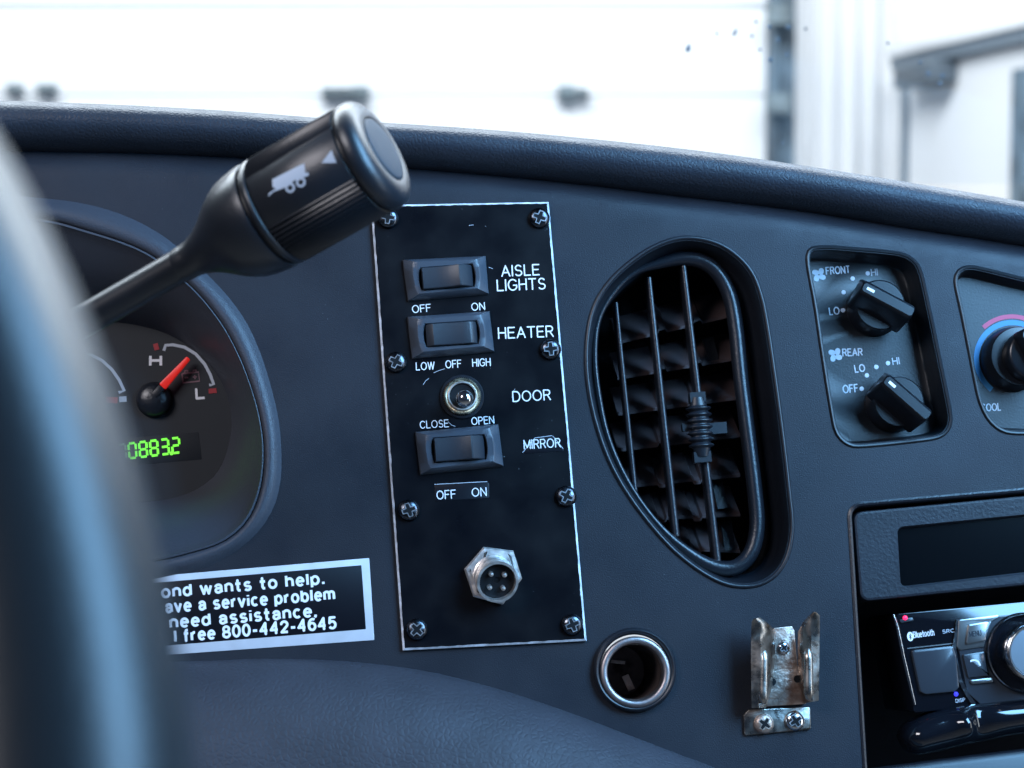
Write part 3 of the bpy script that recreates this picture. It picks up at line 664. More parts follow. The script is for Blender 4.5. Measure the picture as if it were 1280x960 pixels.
# pictograms wrapped on the band.  crop coordinates -> (along the axis, round the axis)
def wrap(poly, nx=10):
    """poly in crop pixels of the 2.4615x view; returns a thin solid hugging the barrel"""
    c0 = Vector((850, 388)); e = Vector((math.cos(al), -math.sin(al))); nrm_ = Vector((math.sin(al), math.cos(al)))
    def m3(q, lift):
        d = Vector(q) - c0; s = d.dot(e) / 2.4615; off = d.dot(nrm_) / 2.4615 + 5
        s = s - 0.0
        # offset across the barrel, positive downwards in the picture; axis leans to the viewer so the band sits lower along it
        th = math.asin(max(-0.98, min(0.98, off / 71.2)))
        s = s - 71.2 * math.cos(th) * math.tan(be) * math.cos(be) * 1.0 * A_ / A_ * -0.0
        z_ = s * A_ + 71.2 * B_ * math.cos(th) * math.tan(be)
        r_ = 71.2 * B_ + lift
        return Vector((r_ * math.cos(th), r_ * math.sin(th), z_ + 71.2 * B_ * math.cos(th) * math.tan(be) * 0.0))
    dense = []
    for i in range(len(poly)):
        a_, b_ = Vector(poly[i]), Vector(poly[(i + 1) % len(poly)])
        for k in range(4): dense.append(tuple(a_.lerp(b_, k / 4)))
    # fill with a fine triangulation so the patch follows the curve
    xs = [q[0] for q in dense]; ys = [q[1] for q in dense]
    gx, gy = np.meshgrid(np.arange(min(xs), max(xs), 6), np.arange(min(ys), max(ys), 6)); gx = gx.ravel(); gy = gy.ravel()
    k = inpoly(gx, gy, dense)
    vv = [Vector(q) for q in dense] + [Vector((float(x), float(y))) for x, y in zip(gx[k], gy[k])]
    rv, _, rf, *_ = delaunay_2d_cdt(vv, [(i, (i + 1) % len(dense)) for i in range(len(dense))], [], 0, 1e-4)
    cx = np.array([sum(rv[i].x for i in f) / 3 for f in rf]); cy = np.array([sum(rv[i].y for i in f) / 3 for f in rf])
    k = inpoly(cx, cy, dense); fs = [f for f, q in zip(rf, k) if q]
    n = len(rv); V = [m3(q, 0.10) for q in rv] + [m3(q, -0.1) for q in rv]
    return V, fs + [tuple(i + n for i in reversed(f)) for f in fs]
def circ2(c, r, n=16): return [(c[0] + r * math.cos(2 * PI * i / n), c[1] + r * math.sin(2 * PI * i / n)) for i in range(n)]
def ringband(c, r0, r1, a0, a1, n=14): return [(c[0] + r1 * math.cos(a0 + (a1 - a0) * i / n), c[1] + r1 * math.sin(a0 + (a1 - a0) * i / n)) for i in range(n + 1)] + [(c[0] + r0 * math.cos(a1 + (a0 - a1) * i / n), c[1] + r0 * math.sin(a1 + (a0 - a1) * i / n)) for i in range(n + 1)]
truck = join(wrap([(846, 306), (945, 262), (950, 292), (958, 290), (960, 298), (935, 308), (915, 312), (898, 328), (850, 344), (834, 357), (836, 348), (858, 334), (848, 330)]),
             *[wrap(ringband(c, 8, 15, R(k), R(k + 178))) for c in ((902, 333), (935, 318)) for k in (0, 180)])
st.part('truck_symbol', truck, M_ink2)
st.part('arrow_mark', wrap([(1029, 227), (1044, 265), (998, 264)]), M_ink2)

# ================================================================== SWITCH PANEL
sp = Thing('switch_panel', 'black engraved switch plate with white edge, three rockers, a toggle and a round connector', 'switch panel', FASCIA, P(600, 530))
H1 = 1.7
pl_uv = ccw(uv([(463.5, 256), (686, 252), (733.5, 801), (503.5, 813)], H1))
def dense_outline(p, step):
    out = []
    for i in range(len(p)):
        a_, b_ = Vector(p[i][:2]), Vector(p[(i + 1) % len(p)][:2]); n = max(1, int((b_ - a_).length / step))
        out += [tuple(a_.lerp(b_, k / n)) for k in range(n)]
    return out
pd = dense_outline(pl_uv, 1.3)
rj = random.Random(5)
def jit(p, a): return [(x + rj.uniform(-a, a), y + rj.uniform(-a, a)) for x, y in p]
rg = [at(pd, 0.05), at(pd, H1 - 0.55), at(jit(inset(pd, 0.62), 0.09), H1)]
g = loft(rg, True, True)
mi = [0] * len(g[1]); mi = [1] * (len(g[1]) - 1) + [0]
mi[-2] = 1
sp.part('face_plate', (g[0], g[1], mi), [M_plate, M_core], smooth=False)
def screw(px, py, parent_thing, r, h, m, ang, name='screw'):
    c = P(px, py, h)
    body = lathe([(r * 0.98, 0), (r, 0.12 * r), (r * 0.93, 0.32 * r), (r * 0.72, 0.5 * r), (r * 0.40, 0.60 * r)], c, (0, 0, 1), 32, True, False)
    # closed crown; recess shade and bevel glint are coloured on as two crosses
    n = 32; z0 = 0.60 * r; rim = [c + Vector((r * 0.40 * math.cos(2 * PI * i / n), r * 0.40 * math.sin(2 * PI * i / n), z0)) for i in range(n)]
    o = parent_thing.part(name, (body[0] + [c + Vector((0, 0, z0 + 0.02))], body[1] + [tuple([len(body[0]) - n + i, len(body[0]) - n + (i + 1) % n, len(body[0])]) for i in range(n)]), m, sharp=60)
    def cross(hl, hw, hw2, z_):
        out = []
        for k in (0, 1):
            M = Matrix.Rotation(ang + k * PI / 2, 3, 'Z')
            q = [M @ Vector((x, y, 0)) for x, y in ((-hl * r, -hw2 * r), (0, -hw * r), (hl * r, -hw2 * r), (hl * r, hw2 * r), (0, hw * r), (-hl * r, hw2 * r))]
            out.append(loft([[c + v + Vector((0, 0, z0 - 0.2 * r)) for v in q], [c + v + Vector((0, 0, z0 + z_ + 0.012 * k)) for v in q]], True, True))
        return join(*out)
    ce = parent_thing.part('recess_edge', cross(0.66, 0.29, 0.21, 0.02), M_edge if m is not M_rust else M_rust, o, smooth=False)
    parent_thing.part('cross_recess', cross(0.57, 0.19, 0.13, 0.06), M_dark, o, smooth=False)
    return o
for i, (x, y) in enumerate(((485, 273), (674, 273), (495, 453), (688, 437), (511, 638), (707.5, 620.5), (521, 787), (715, 781))):
    screw(x, y, sp, 3.35, H1 + 0.05, M_screw, rj.uniform(0, PI))
def bow(p0, p1, b, n):  # points from p0 to p1 bowed sideways by b
    p0, p1 = Vector(p0), Vector(p1); d = p1 - p0; s = Vector((-d.y, d.x)).normalized()
    return [tuple(p0.lerp(p1, k / n) + s * b * 4 * (k / n) * (1 - k / n)) for k in range(n)]
def rocker(c4, o4, mode):
    h = H1
    hb = h + 3.6
    o = uv(c4, h); inn = uv(o4, hb)                    # TL TR BR BL
    q0 = [Vector(v) for v in o]; cen = sum((Vector(v) for v in inn), Vector((0, 0))) / 4
    qi = [Vector(v) for v in inn]
    # frame of the switch
    ux = ((qi[1] - qi[0]) + (qi[2] - qi[3])).normalized(); uy = Vector((-ux.y, ux.x))
    def loc(x, y): return cen + ux * x + uy * y
    Wd = ((qi[1] - qi[0]).length + (qi[2] - qi[3]).length) / 2; Ht = ((qi[0] - qi[3]).length + (qi[1] - qi[2]).length) / 2
    n = 10
    def quad(pts, bl):   # CCW from BL
        tl, tr, br, bl_ = pts
        return bow(bl_, br, 0, n) + bow(br, tr, -bl, n) + bow(tr, tl, 0, n) + bow(tl, bl_, -bl, n)
    top = [q0[0].lerp(cen, 0.0), *q0[1:]]
    sh_ = lambda p, a, b: [p[0] + ux * a - uy * b, p[1] - ux * a - uy * b, p[2] - ux * a + uy * b, p[3] + ux * a + uy * b]
    A0 = quad(q0, 0); A1 = quad(sh_(q0, 0.25, 0.2), 0); A2 = quad(sh_(q0, 3.1, 1.3), 0.9); A2b = quad(sh_(q0, 3.5, 1.6), 0.9)
    OP = quad([loc(-Wd / 2, Ht / 2), loc(Wd / 2, Ht / 2), loc(Wd / 2, -Ht / 2), loc(-Wd / 2, -Ht / 2)], 0.7)
    OP2 = quad([loc(-Wd / 2 + .2, Ht / 2 - .2), loc(Wd / 2 - .2, Ht / 2 - .2), loc(Wd / 2 - .2, -Ht / 2 + .2), loc(-Wd / 2 + .2, -Ht / 2 + .2)], 0.7)
    bz = sp.part('rocker_switch', loft([at(A0, h), at(A1, h + 1.1), at(A2, hb - 0.25), at(A2b, hb), at(OP, hb), at(OP2, hb - 0.3), at(OP2, h - 0.0)], False, True), M_bezel, sharp=30)
    # the paddle: profile along x, extruded along y with softened ends
    w2 = Wd / 2 - 0.35; t2 = Ht / 2 - 0.35
    if mode == 'tilt':
        pr = [(-w2, 0.2), (-w2 + 0.3, 1.3), (-w2 + 1.2, 1.3), (-w2 * 0.45, 1.2), (0.0, 1.55), (w2 * 0.32, 2.25), (w2 * 0.46, 2.75), (w2 * 0.52, 2.7), (w2 * 0.75, 1.3), (w2 * 0.96, -0.4), (w2, -0.9)]
    else:
        pr = [(-w2, -0.6), (-w2 + 0.5, -0.1), (-w2 * 0.78, 1.0), (-w2 * 0.72, 1.25), (-w2 * 0.4, 1.0), (0, 0.9), (w2 * 0.4, 1.0), (w2 * 0.72, 1.25), (w2 * 0.78, 1.1), (w2 * 0.94, 0.0), (w2, -0.6)]
    rr = []
    for s_, dz in ((-1, -0.6), (-0.985, -0.25), (-0.94, -0.06), (-0.88, 0), (0.88, 0), (0.94, -0.06), (0.985, -0.25), (1, -0.6)):
        row = [Vector((*loc(x, s_ * t2), hb + z_ + dz)) for x, z_ in pr]
        row = [Vector((*loc(-w2, s_ * t2), h + 0.3))] + row + [Vector((*loc(w2, s_ * t2), h + 0.3))]
        rr.append(row)
    sp.part('rocker', loft(rr, True, True), M_rocker, bz, sharp=24)
    return bz
rocker([(503, 325), (607, 320), (611, 368), (510, 377)], [(525, 334), (592, 329), (592.5, 358.5), (527, 364)], 'tilt')
rocker([(509, 396), (612, 389), (618, 440), (515, 449)], [(530, 404), (597, 400), (598, 430), (533, 435)], 'mid')
rocker([(519, 540), (623, 530), (629.5, 583), (525, 594)], [(540, 546), (607, 543), (607, 574), (543, 580)], 'tilt')
# toggle
c = P(577.5, 496, H1)
sp_t = sp.part('toggle_switch', join(lathe([(6.9, 0), (6.9, 0.5), (6.6, 0.8), (5.6, 0.85)], c, n=40, cap0=True, cap1=True)), M_trim)
nk = []
for i in range(120): nk.append(5.75 + (0.22 if i % 2 else -0.08))
def nkr(k, h): return [c + Vector((nk[i] * k * math.cos(2 * PI * i / 120), nk[i] * k * math.sin(2 * PI * i / 120), h)) for i in range(120)]
sp.part('knurled_nut', loft([nkr(1, 0.85), nkr(1, 1.6)] + [[c + Vector((r_ * math.cos(2 * PI * i / 120), r_ * math.sin(2 * PI * i / 120), h_)) for i in range(120)] for r_, h_ in ((5.5, 2.0), (4.75, 2.05), (4.6, 1.9))], True, False), M_brass, sp_t, sharp=50)
sp.part('bushing', lathe([(4.6, 0.8), (4.6, 2.4), (4.45, 2.6), (4.2, 2.6), (4.0, 2.4)], c, n=40), M_nickel, sp_t)
sp.part('bushing_throat', lathe([(4.05, 2.45), (3.6, 1.9), (0.1, 1.5)], c, n=40, cap1=True), M_dark, sp_t)
sp.part('toggle_lever', lathe([(1.0, 1.5), (1.25, 4.0), (1.6, 6.5), (2.1, 8.0), (2.55, 8.8), (2.7, 10.2), (2.55, 11.3), (2.0, 12.3), (1.1, 12.9), (0.05, 13.1)], c + Vector((0, -0.3, 0)), (0.03, -0.17, 1), 32, False, True), M_chrome, sp_t, sharp=70)
# connector
cn = P(616, 719, H1)
axn = Vector((0.10, -0.30, 1)).normalized()
hx = [tuple(P(*q, H1)[:2]) for q in ((604, 684), (641, 688.8), (652, 723.6), (628, 756), (591.5, 746), (580, 711.6))]
nut = sp.part('connector', prof(rounded(hx, 0.25, 2), [(0, H1), (0, H1 + 2.2), (0.5, H1 + 2.7), (1.8, H1 + 2.8)], True, True), M_nickel, sharp=30)
sp.part('connector_barrel', lathe([(6.5, 0.5), (6.5, 3.0), (6.25, 3.3), (6.5, 3.6), (6.25, 3.9), (6.5, 4.2), (6.25, 4.5), (6.4, 4.8), (6.4, 8.8), (6.1, 8.8), (5.75, 8.8), (5.6, 8.8), (5.6, 6.0)], cn, axn, 56), M_nickel, nut, sharp=35)
sp.part('connector_insert', lathe([(5.6, 5.0), (5.6, 6.4), (1.0, 6.4), (0.9, 6.2), (0.05, 6.2)], cn, axn, 40, True, True), M_dark, nut)
MM = frame_from(axn)
for k in range(4):
    a_ = R(18 + 90 * k); q = cn + MM @ Vector((2.95 * math.cos(a_), 2.95 * math.sin(a_), 6.3))
    sp.part('pin', lathe([(0.75, 0), (0.75, 1.6), (0.55, 2.0), (0.1, 2.15)], q, axn, 16, True, True), M_nickel, nut)
# engraved words
H2 = H1 + 0.01
def word(s, a, b, cap, T=sp, h=H2, m=M_ink, bold=0.125, parent=None): return T.part('lettering', text_geo(s, a, b, cap, h, bold), m, parent, smooth=False)
word('AISLE', (627.5, 345.3), (674.0, 343.4), 12.8); word('LIGHTS', (622, 363.4), (681.5, 361), 13.2)
word('OFF', (516, 391), (538.5, 389), 8.8); word('ON', (590, 388), (606, 387), 8.8)
word('HEATER', (623.5, 423), (691.5, 420.5), 13)
word('LOW', (520.5, 462.5), (543, 461.5), 9.0); word('OFF', (557.5, 460), (576.5, 459), 9.0); word('HIGH', (591, 458), (613, 457), 9.0)
word('DOOR', (641.5, 502), (688, 499.5), 12.3)
word('CLOSE', (525.5, 535.5), (560.5, 533.5), 8.8); word('OPEN', (590, 531), (617.5, 529), 8.8)
lb = sp.part('label_tape', slab(rounded(uv([(543, 605.5), (609, 602), (611.5, 605), (611.5, 623), (544, 626.5)], H1), 0.4, 3), H1 - 0.05, H1 + 0.12, 0.1), M_stickblk)
word('OFF', (546.5, 624), (569.5, 622.5), 10, h=H1 + 0.13, parent=lb); word('ON', (590.5, 620.5), (608, 619.5), 10, h=H1 + 0.13, parent=lb)
lb = sp.part('label_tape', slab(rounded(uv([(653, 563), (668, 547), (690, 544), (704, 560), (704.5, 564), (653.5, 567.5)], H1), 0.3, 2), H1 - 0.05, H1 + 0.12, 0.1), M_stickblk, label='trapezoid cut tape reading MIRROR')
word('MIRROR', (655.5, 561), (700.5, 558.5), 10.5, h=H1 + 0.13, parent=lb)
for a_, b_ in (((653, 566), (668.5, 547.5)), ((668.5, 547.5), (690, 544.5)), ((691, 545), (704, 561)), ((543, 605.5), (609, 602))):
    q = uv([a_, b_], H1); sp.part('tape_edge', ribbon(q, 0.18, H1 + 0.05, H1 + 0.15), M_ink2, lb)

for pts in ([(529, 481), (532, 476), (536, 473)], [(542, 466), (549, 463), (556, 461)], [(560, 527), (564, 531), (569, 533)], [(611, 334), (616, 336)], [(586, 282), (592, 281)], [(640, 497), (641, 490), (644, 486)]):
    sp.part('scratch', ribbon(uv(pts, H1), 0.14, H1 - 0.02, H1 + 0.015), M_ink2, smooth=False)

# ================================================================== STICKER
sk = Thing('service_sticker', 'silver bordered black sticker with white service phone text, below the gauge cluster', 'sticker', FASCIA, P(300, 770))
HS = 0.25
sq = [(20, 735), (461.5, 697.5), (468, 800), (36, 831)]
so = sk.part('sticker_border', slab(rounded(uv(sq, 0.2), 0.3, 2), 0.02, 0.2, 0.08), M_sticker)
sk.part('sticker_field', slab(rounded(uv(Z([(60, 155), (1112, 65), (1126, 262), (70, 349)], 2.4615, 0, 680), HS), 0.2, 2), 0.15, HS, 0.03), M_stickblk)
s8 = lambda s, a, b, cap: sk.part('lettering', text_geo(s, Z([a], 2.4615, 0, 680)[0], Z([b], 2.4615, 0, 680)[0], cap / 2.4615, HS + 0.01, 0.245, 0.03, 0.32), M_ink, smooth=False)
s8('ond wants to help.', (500, 164), (996, 121), 33)
s8('ave a service problem', (512, 210), (1028, 169), 33)
s8('need assistance,', (526, 257), (972, 221), 33)
s8('l free 800-442-4645', (540, 300), (1033, 258), 33)

# ================================================================== AIR VENT
av = Thing('air_vent', 'large teardrop air vent with upright vanes and dark louvers, right of the switch plate', 'air vent', FASCIA, P(860, 520))
vo = vent_uv
av.part('vent_lip', prof(vo, [(-0.9, -0.3), (-0.8, 0.3), (-0.3, 0.75), (0.2, 0.7), (0.6, 0.2), (1.0, -1.2), (1.9, -6), (3.2, -11), (4.0, -12.5)]), M_black, sharp=60)
ringpx = Z([(250, 104), (328, 86), (395, 106), (440, 170), (460, 260), (474, 400), (494, 560), (511, 700), (517, 790), (500, 860), (460, 897), (410, 897), (350, 866), (268, 795), (186, 685), (128, 560), (100, 430), (92, 330), (104, 240), (150, 165), (200, 122)], 2.0875, 700, 280)
ru = ccw(smoothed(spline(uv(ringpx, -7), 140), 2))
rg = []
rn = inset(ru, 1.0); ua, ub = min(q[0] for q in ru), max(q[0] for q in ru)
def rk(q):
    x = max(0, min(1, ((q[0] - ua) / (ub - ua) - 0.25) / 0.5)); return 0.38 + 0.62 * x * x * (3 - 2 * x)
for k in range(16):
    a_ = 2 * PI * k / 16
    rg.append([Vector((q[0] + (m_[0] - q[0]) * 2.5 * rk(q) * math.cos(a_), q[1] + (m_[1] - q[1]) * 2.5 * rk(q) * math.cos(a_), -8.5 + 2.7 * rk(q) * math.sin(a_))) for q, m_ in zip(ru, rn)])
av.part('inner_frame', loft(rg + [rg[0]]), M_trim, sharp=80)
# wall between lip and inner frame on the wide side
wl = [at(inset(vo, 3.8), -12.3), at(mixr(inset(vo, 3.8), by_angle(ru, 140, P(860, 520)), 0.0), -13)]
av.part('vent_back', prof(vo, [(3.6, -12), (4.0, -13), (4.2, -46), (4.3, -47)], False, True), M_dark)
def P2(z, h): return P(*Z([z], 2.0875, 700, 280)[0], h)
# louvers: stepped plates one behind the other
rows = [(296, 238), (392, 352), (487, 455), (582, 553), (680, 656), (768, 757), (838, 850)]
for k, (yl, yr) in enumerate(rows):
    pts = []
    xs0 = (150, 254, 259, 274, 279, 345, 350, 366, 371, 470)
    ys0 = [yl + (yr - yl) * (x - 195) / 240 for x in xs0]
    e_ = -9 if k < 4 else 8
    stp = (0, 0, e_, e_, 0, 0, e_, e_, 0, 0)
    fr_ = [P2((x, y + s_), -20) for x, y, s_ in zip(xs0, ys0, stp)]
    if k == 0: pass
    bk = [v + Vector((0, 10.2, -14)) for v in fr_]
    lo = [v + Vector((0, -0.9, -0.2)) for v in fr_]; lob = [v + Vector((0, -0.9, -0.2)) for v in bk]
    g = loft([[a_, b_, c_, d_] for a_, b_, c_, d_ in zip(fr_, bk, lob, lo)], True, True)
    av.part('louver', g, M_louver, smooth=False)
# long sloped tongues behind the right vane
for (x0, y0, x1, y1) in ((372, 300, 396, 360), (392, 660, 420, 740), (420, 780, 438, 850)):
    q = [P2((x0, y0), -24), P2((x0 + 28, y0 - 6), -24), P2((x1 + 20, y1), -20), P2((x1 - 8, y1 + 4), -20)]
    av.part('link_bar', loft([q, [v - Vector((0, 0, 1.2)) for v in q]], True, True), M_trim, smooth=False)
def vane(a_, b_, h, w0, w1):
    p0, p1 = P2(a_, h), P2(b_, h)
    path = [p0.lerp(p1, k / 12) for k in range(13)]
    rings = []
    for k, p in enumerate(path):
        wv = (w0 + (w1 - w0) * k / 12) / 2
        rings.append([p + Vector((wv * math.cos(t_), 0, (wv if math.sin(t_) > 0 else 9) * math.sin(t_))) for t_ in [2 * PI * j / 16 for j in range(16)]])
    return loft(rings, True, True)
av.part('vane', vane((146, 205), (196, 700), -9.5, 1.3, 1.8), M_trim)
av.part('vane', vane((232, 140), (303, 815), -9.5, 1.7, 2.4), M_trim)
v3 = av.part('vane', vane((322, 108), (411, 885), -9.0, 1.8, 2.6), M_trim)
kc = P2((365, 530), -7)
dirv = (P2((372, 620), -7) - P2((357, 440), -7)).normalized(); sx = Vector((-dirv.y, dirv.x, 0))
path = []; rad_ = []
for k in range(60):
    s_ = -9.5 + 19 * k / 59; path.append(kc + dirv * s_)
    rad_.append(0.0 if 0 else (3.6 + 0.65 * math.cos(s_ * 2 * PI / 2.0)) if abs(s_) < 6.4 else 3.0 - 0.9 * (abs(s_) - 6.4) / 3.1)
gr = tube(path, rad_, 20); 
gr = ([Vector((v.x, v.y, -7 + (v.z + 7) * 0.75)) for v in gr[0]], gr[1])
av.part('slider_grip', gr, M_black, v3, sharp=70)
av.part('slider_clip', join(box(kc + dirv * 9.6 + Vector((0, 0, -1)), (5.5, 3.4, 4)), box(kc - dirv * 9.6 + Vector((0, 0, -1)), (5.0, 3.2, 4)), box(kc + Vector((5.0, -0.4, -5)), (8.5, 3.6, 4)), box(kc + Vector((-4.4, 0.4, -2)), (2.2, 2.4, 3))), M_black, v3, smooth=False)

# ================================================================== FAN CONTROL PANEL
HFp = -10.0
fp = Thing('fan_control_panel', 'recessed black fan panel with FRONT and REAR knobs, right of the air vent', 'control panel', FASCIA, P(1095, 435))
fp.part('panel_recess', prof(fan_uv, [(-1.0, -0.3), (-0.9, 0.25), (-0.4, 0.6), (0.1, 0.45), (0.5, -0.4), (0.9, -2), (1.7, HFp + 0.6), (2.3, HFp)], False, True), M_pocket, sharp=45)
def z5(s, a, b, cap, T=fp, m=M_ink2, h=HFp + 0.02, bold=0.165): return T.part('lettering', text_geo(s, Z([a], 3.556, 980, 290)[0], Z([b], 3.556, 980, 290)[0], cap / 3.556, h, bold), m, smooth=False)
P5 = lambda q, h=HFp: P(*Z([q], 3.556, 980, 290)[0], h)
z5('FRONT', (189, 188), (293, 181), 30); z5('HI', (390, 194), (416, 192), 28, bold=0.14); z5('LO', (204, 368), (246, 364), 30)
z5('REAR', (262, 551), (348, 548), 30); z5('HI', (485, 589), (513, 586), 28, bold=0.14); z5('LO', (318, 624), (360, 618), 30); z5('OFF', (265, 715), (330, 709), 32)
for q in ((305, 207), (372, 184), (265, 268), (262, 348), (368, 637), (410, 600), (462, 583), (345, 697)):
    fp.part('position_dot', lathe([(0.72, 0), (0.72, 0.06), (0.6, 0.08)], P5(q) + Vector((0, 0, 0.01)), n=16, cap0=True, cap1=True), M_ink2)
for q in ((155, 190), (228, 546)):
    c = P5(q); gs = []
    for k in range(4):
        a_ = R(48 + 90 * k); cc_ = c + Vector((1.25 * math.cos(a_), 1.25 * math.sin(a_), 0))
        pts = []
        for j in range(14):
            t_ = 2 * PI * j / 14; x_ = 1.25 * math.cos(t_); y_ = 0.85 * math.sin(t_) * (1 + 0.2 * math.cos(t_))
            pts.append((cc_.x + x_ * math.cos(a_ + 0.5) - y_ * math.sin(a_ + 0.5), cc_.y + x_ * math.sin(a_ + 0.5) + y_ * math.cos(a_ + 0.5)))
        gs.append(prof(pts, [(0, HFp + 0.01), (0, HFp + 0.08)], True, True))
    fp.part('fan_symbol', join(*gs), M_ink2)
def knob(T, base, r, ang, L, wd, h0, name='knob'):
    """round skirt with a raised bar grip; ang is the bar's direction in the fascia"""
    k = T.part(name, lathe([(r * 1.04, 0), (r * 1.04, 1.2), (r, 1.8), (r * 0.96, 8.0), (r * 0.90, 8.8), (r * 0.78, 8.8)], base, n=56, cap0=True, cap1=True), M_knob, sharp=50)
    d = Vector((math.cos(ang), math.sin(ang))); s = Vector((-d.y, d.x))
    def ol(l, w_): return rounded([tuple(Vector(base[:2]) + d * a_ * l + s * b_ * w_) for a_, b_ in ((-1, -1), (1, -1), (1, 1), (-1, 1))], min(1.3, w_ * 0.6), 5)
    hz = base[2]
    rg = [at(ol(L * 1.0, wd * 1.35), hz + 7.0), at(ol(L, wd * 1.2), hz + 8.8), at(ol(L * 0.99, wd * 0.66), hz + 16.4), at(ol(L * 0.975, wd * 0.54), hz + 17.6), at(ol(L * 0.94, wd * 0.36), hz + 18.3)]
    g = T.part('grip_bar', loft(rg, True, True), M_knob, k, sharp=35)
    return k, d, s
def px_ang(a_, b_):
    p_, q_ = P5(a_), P5(b_); return math.atan2((q_ - p_).y, (q_ - p_).x)
for bc, a0, a1, tk in (((398, 345), (388, 224), (572, 322), None), ((480, 770), (500, 628), (665, 772), None)):
    an = px_ang(a0, a1)
    k, d, s = knob(fp, P5(bc), 8.6, an, 9.4, 3.9, 0)
    b0 = P5(bc); e0 = Vector(b0[:2]) - d * 8.6
    q = [tuple(e0 + d * 1.0), tuple(e0 + d * 3.6)]
    fp.part('pointer_mark', ribbon(q, 0.9, b0.z + 18.0, b0.z + 18.40), M_ink, k)

# ================================================================== TEMPERATURE PANEL
tp = Thing('temperature_panel', 'recessed heater panel with blue and red arc and COOL marking, cut off at the right', 'control panel', FASCIA, P(1320, 450))
tp.part('panel_recess', prof(temp_uv, [(-1.0, -0.3), (-0.9, 0.25), (-0.4, 0.6), (0.1, 0.45), (0.5, -0.4), (0.9, -2), (1.5, HFp + 4.6), (2.0, HFp + 4)], False, True), M_pocket, sharp=45)
ht = HFp + 4.0
tc_ = P5((1022, 570), ht)
def arc(r0, a0, a1, n=40): return [(tc_.x + r0 * math.cos(a0 + (a1 - a0) * i / n), tc_.y + r0 * math.sin(a0 + (a1 - a0) * i / n)) for i in range(n + 1)]
sc5 = (P5((1122, 570), ht) - P5((1022, 570), ht)).length / 100
def arc_px(r, pts): return [((P5((x, y), ht)).x, (P5((x, y), ht)).y) for x, y in pts]
a_s = math.atan2(P5((905, 725), ht).y - tc_.y, P5((905, 725), ht).x - tc_.x)
tp.part('cold_arc', ribbon(arc(166 * sc5, a_s if a_s < 0 else a_s - 2 * PI, R(-320)), 23 * sc5, ht + 0.01, ht + 0.07), M_blue)
tp.part('warm_arc', ribbon(arc(193 * sc5, R(128), R(-40)), 19 * sc5, ht + 0.01, ht + 0.07), M_pink)
z5('COOL', (879, 796), (964, 792), 30, T=tp, h=ht + 0.02)
kb = Vector((P5((1015, 568), ht).x, P5((1015, 568), ht).y, ht))
k = tp.part('knob', lathe([(10.5, 0), (10.5, 1.5), (10.0, 2.2), (9.7, 7), (9.3, 7.8), (7, 8.0)], kb, n=64, cap0=True, cap1=True), M_knob, sharp=50)
cap_c = kb + Vector((2.4, -0.4, 0))
tp.part('grip_bar', lathe([(8.4, 7.6), (8.3, 13.2), (7.9, 13.9), (7.2, 14.2), (0.1, 14.3)], cap_c, n=64, cap0=True, cap1=True), M_knob, k, sharp=50)
d = Vector((math.cos(R(112)), math.sin(R(112)))); s = Vector((-d.y, d.x))
ol = lambda l, w_: rounded([tuple(Vector(cap_c[:2]) + d * a_ * l + s * b_ * w_) for a_, b_ in ((-1, -1), (1, -1), (1, 1), (-1, 1))], 2, 5)
tp.part('grip_bar', loft([at(ol(8.6, 3.6), cap_c.z + 13), at(ol(8.4, 3.0), cap_c.z + 18), at(ol(8.0, 2.4), cap_c.z + 18.8)], True, True), M_knob, k, sharp=35)

# ================================================================== BLANK DISPLAY PANEL
bd = Thing('display_panel', 'grained grey trim panel with a dark smoked window, above the car stereo', 'trim panel', FASCIA, P(1250, 690))
P6 = lambda pts, h: uv(Z(pts, 2.596, 1030, 590), h)
hb = -1.2
outp = rounded(P6([(94, 130), (1900, -45), (1925, 238), (118, 422)], hb), 3, 6)
winp = P6([(236, 178), (1790, 25), (1805, 198), (248, 378)], hb)
wr_ = rounded(winp, 2.2, 6)
g1 = prof(outp, [(0, -12), (0, hb - 0.8), (0.3, hb - 0.2), (0.9, hb)])
ob = inset(ccw(outp), 0.9)
g2 = loft([at(ob, hb), at(ccw(wr_), hb), at(inset(ccw(wr_), 0.25), hb - 0.3), at(inset(ccw(wr_), 0.7), hb - 2.5)])
bd.part('panel_frame', join(g1, g2), M_panel, sharp=35)
bd.part('smoked_window', prof(wr_, [(0.4, -6), (0.4, hb - 2.2)], True, True), M_window)

# ================================================================== CAR STEREO
cs_ = Thing('car_stereo', 'glossy black car stereo with silver volume knob and red indicator light in the dash bay', 'car stereo', FASCIA, P(1250, 830))
P7 = lambda q, h: P(*Z([q], 4.364, 1080, 740)[0], h)
Q7 = lambda pts, h: [tuple(P7(q, h)[:2]) for q in pts]
hr = -6.0
cs_.part('faceplate', slab(rounded(Q7([(170, 120), (2900, -140), (2990, 420), (270, 660)], hr), 1.2, 4), -40, hr, 0.5), M_gloss)
cs_.part('edge_trim', tube([P7(q, hr + 0.4) for q in ((160, 122), (182, 190), (210, 330), (245, 480), (278, 615))], [0.35, 0.55, 0.6, 0.55, 0.35], 10), M_chrome)
cs_.part('indicator_housing', slab(rounded(Q7([(190, 150), (262, 138), (272, 158), (200, 170)], hr), 0.4, 3), hr - 0.2, hr + 0.6, 0.3), M_button)
cs_.part('indicator_light', lathe([(0.75, 0), (0.7, 0.4), (0.4, 0.6), (0.05, 0.7)], P7((224, 141), hr + 0.5), n=16, cap0=True, cap1=True), M_led)
cs_.part('indicator_light', lathe([(0.75, 0), (0.7, 0.25), (0.1, 0.3)], P7((502, 557), hr + 0.05), n=16, cap0=True, cap1=True), M_ledb, label='blue glowing indicator')
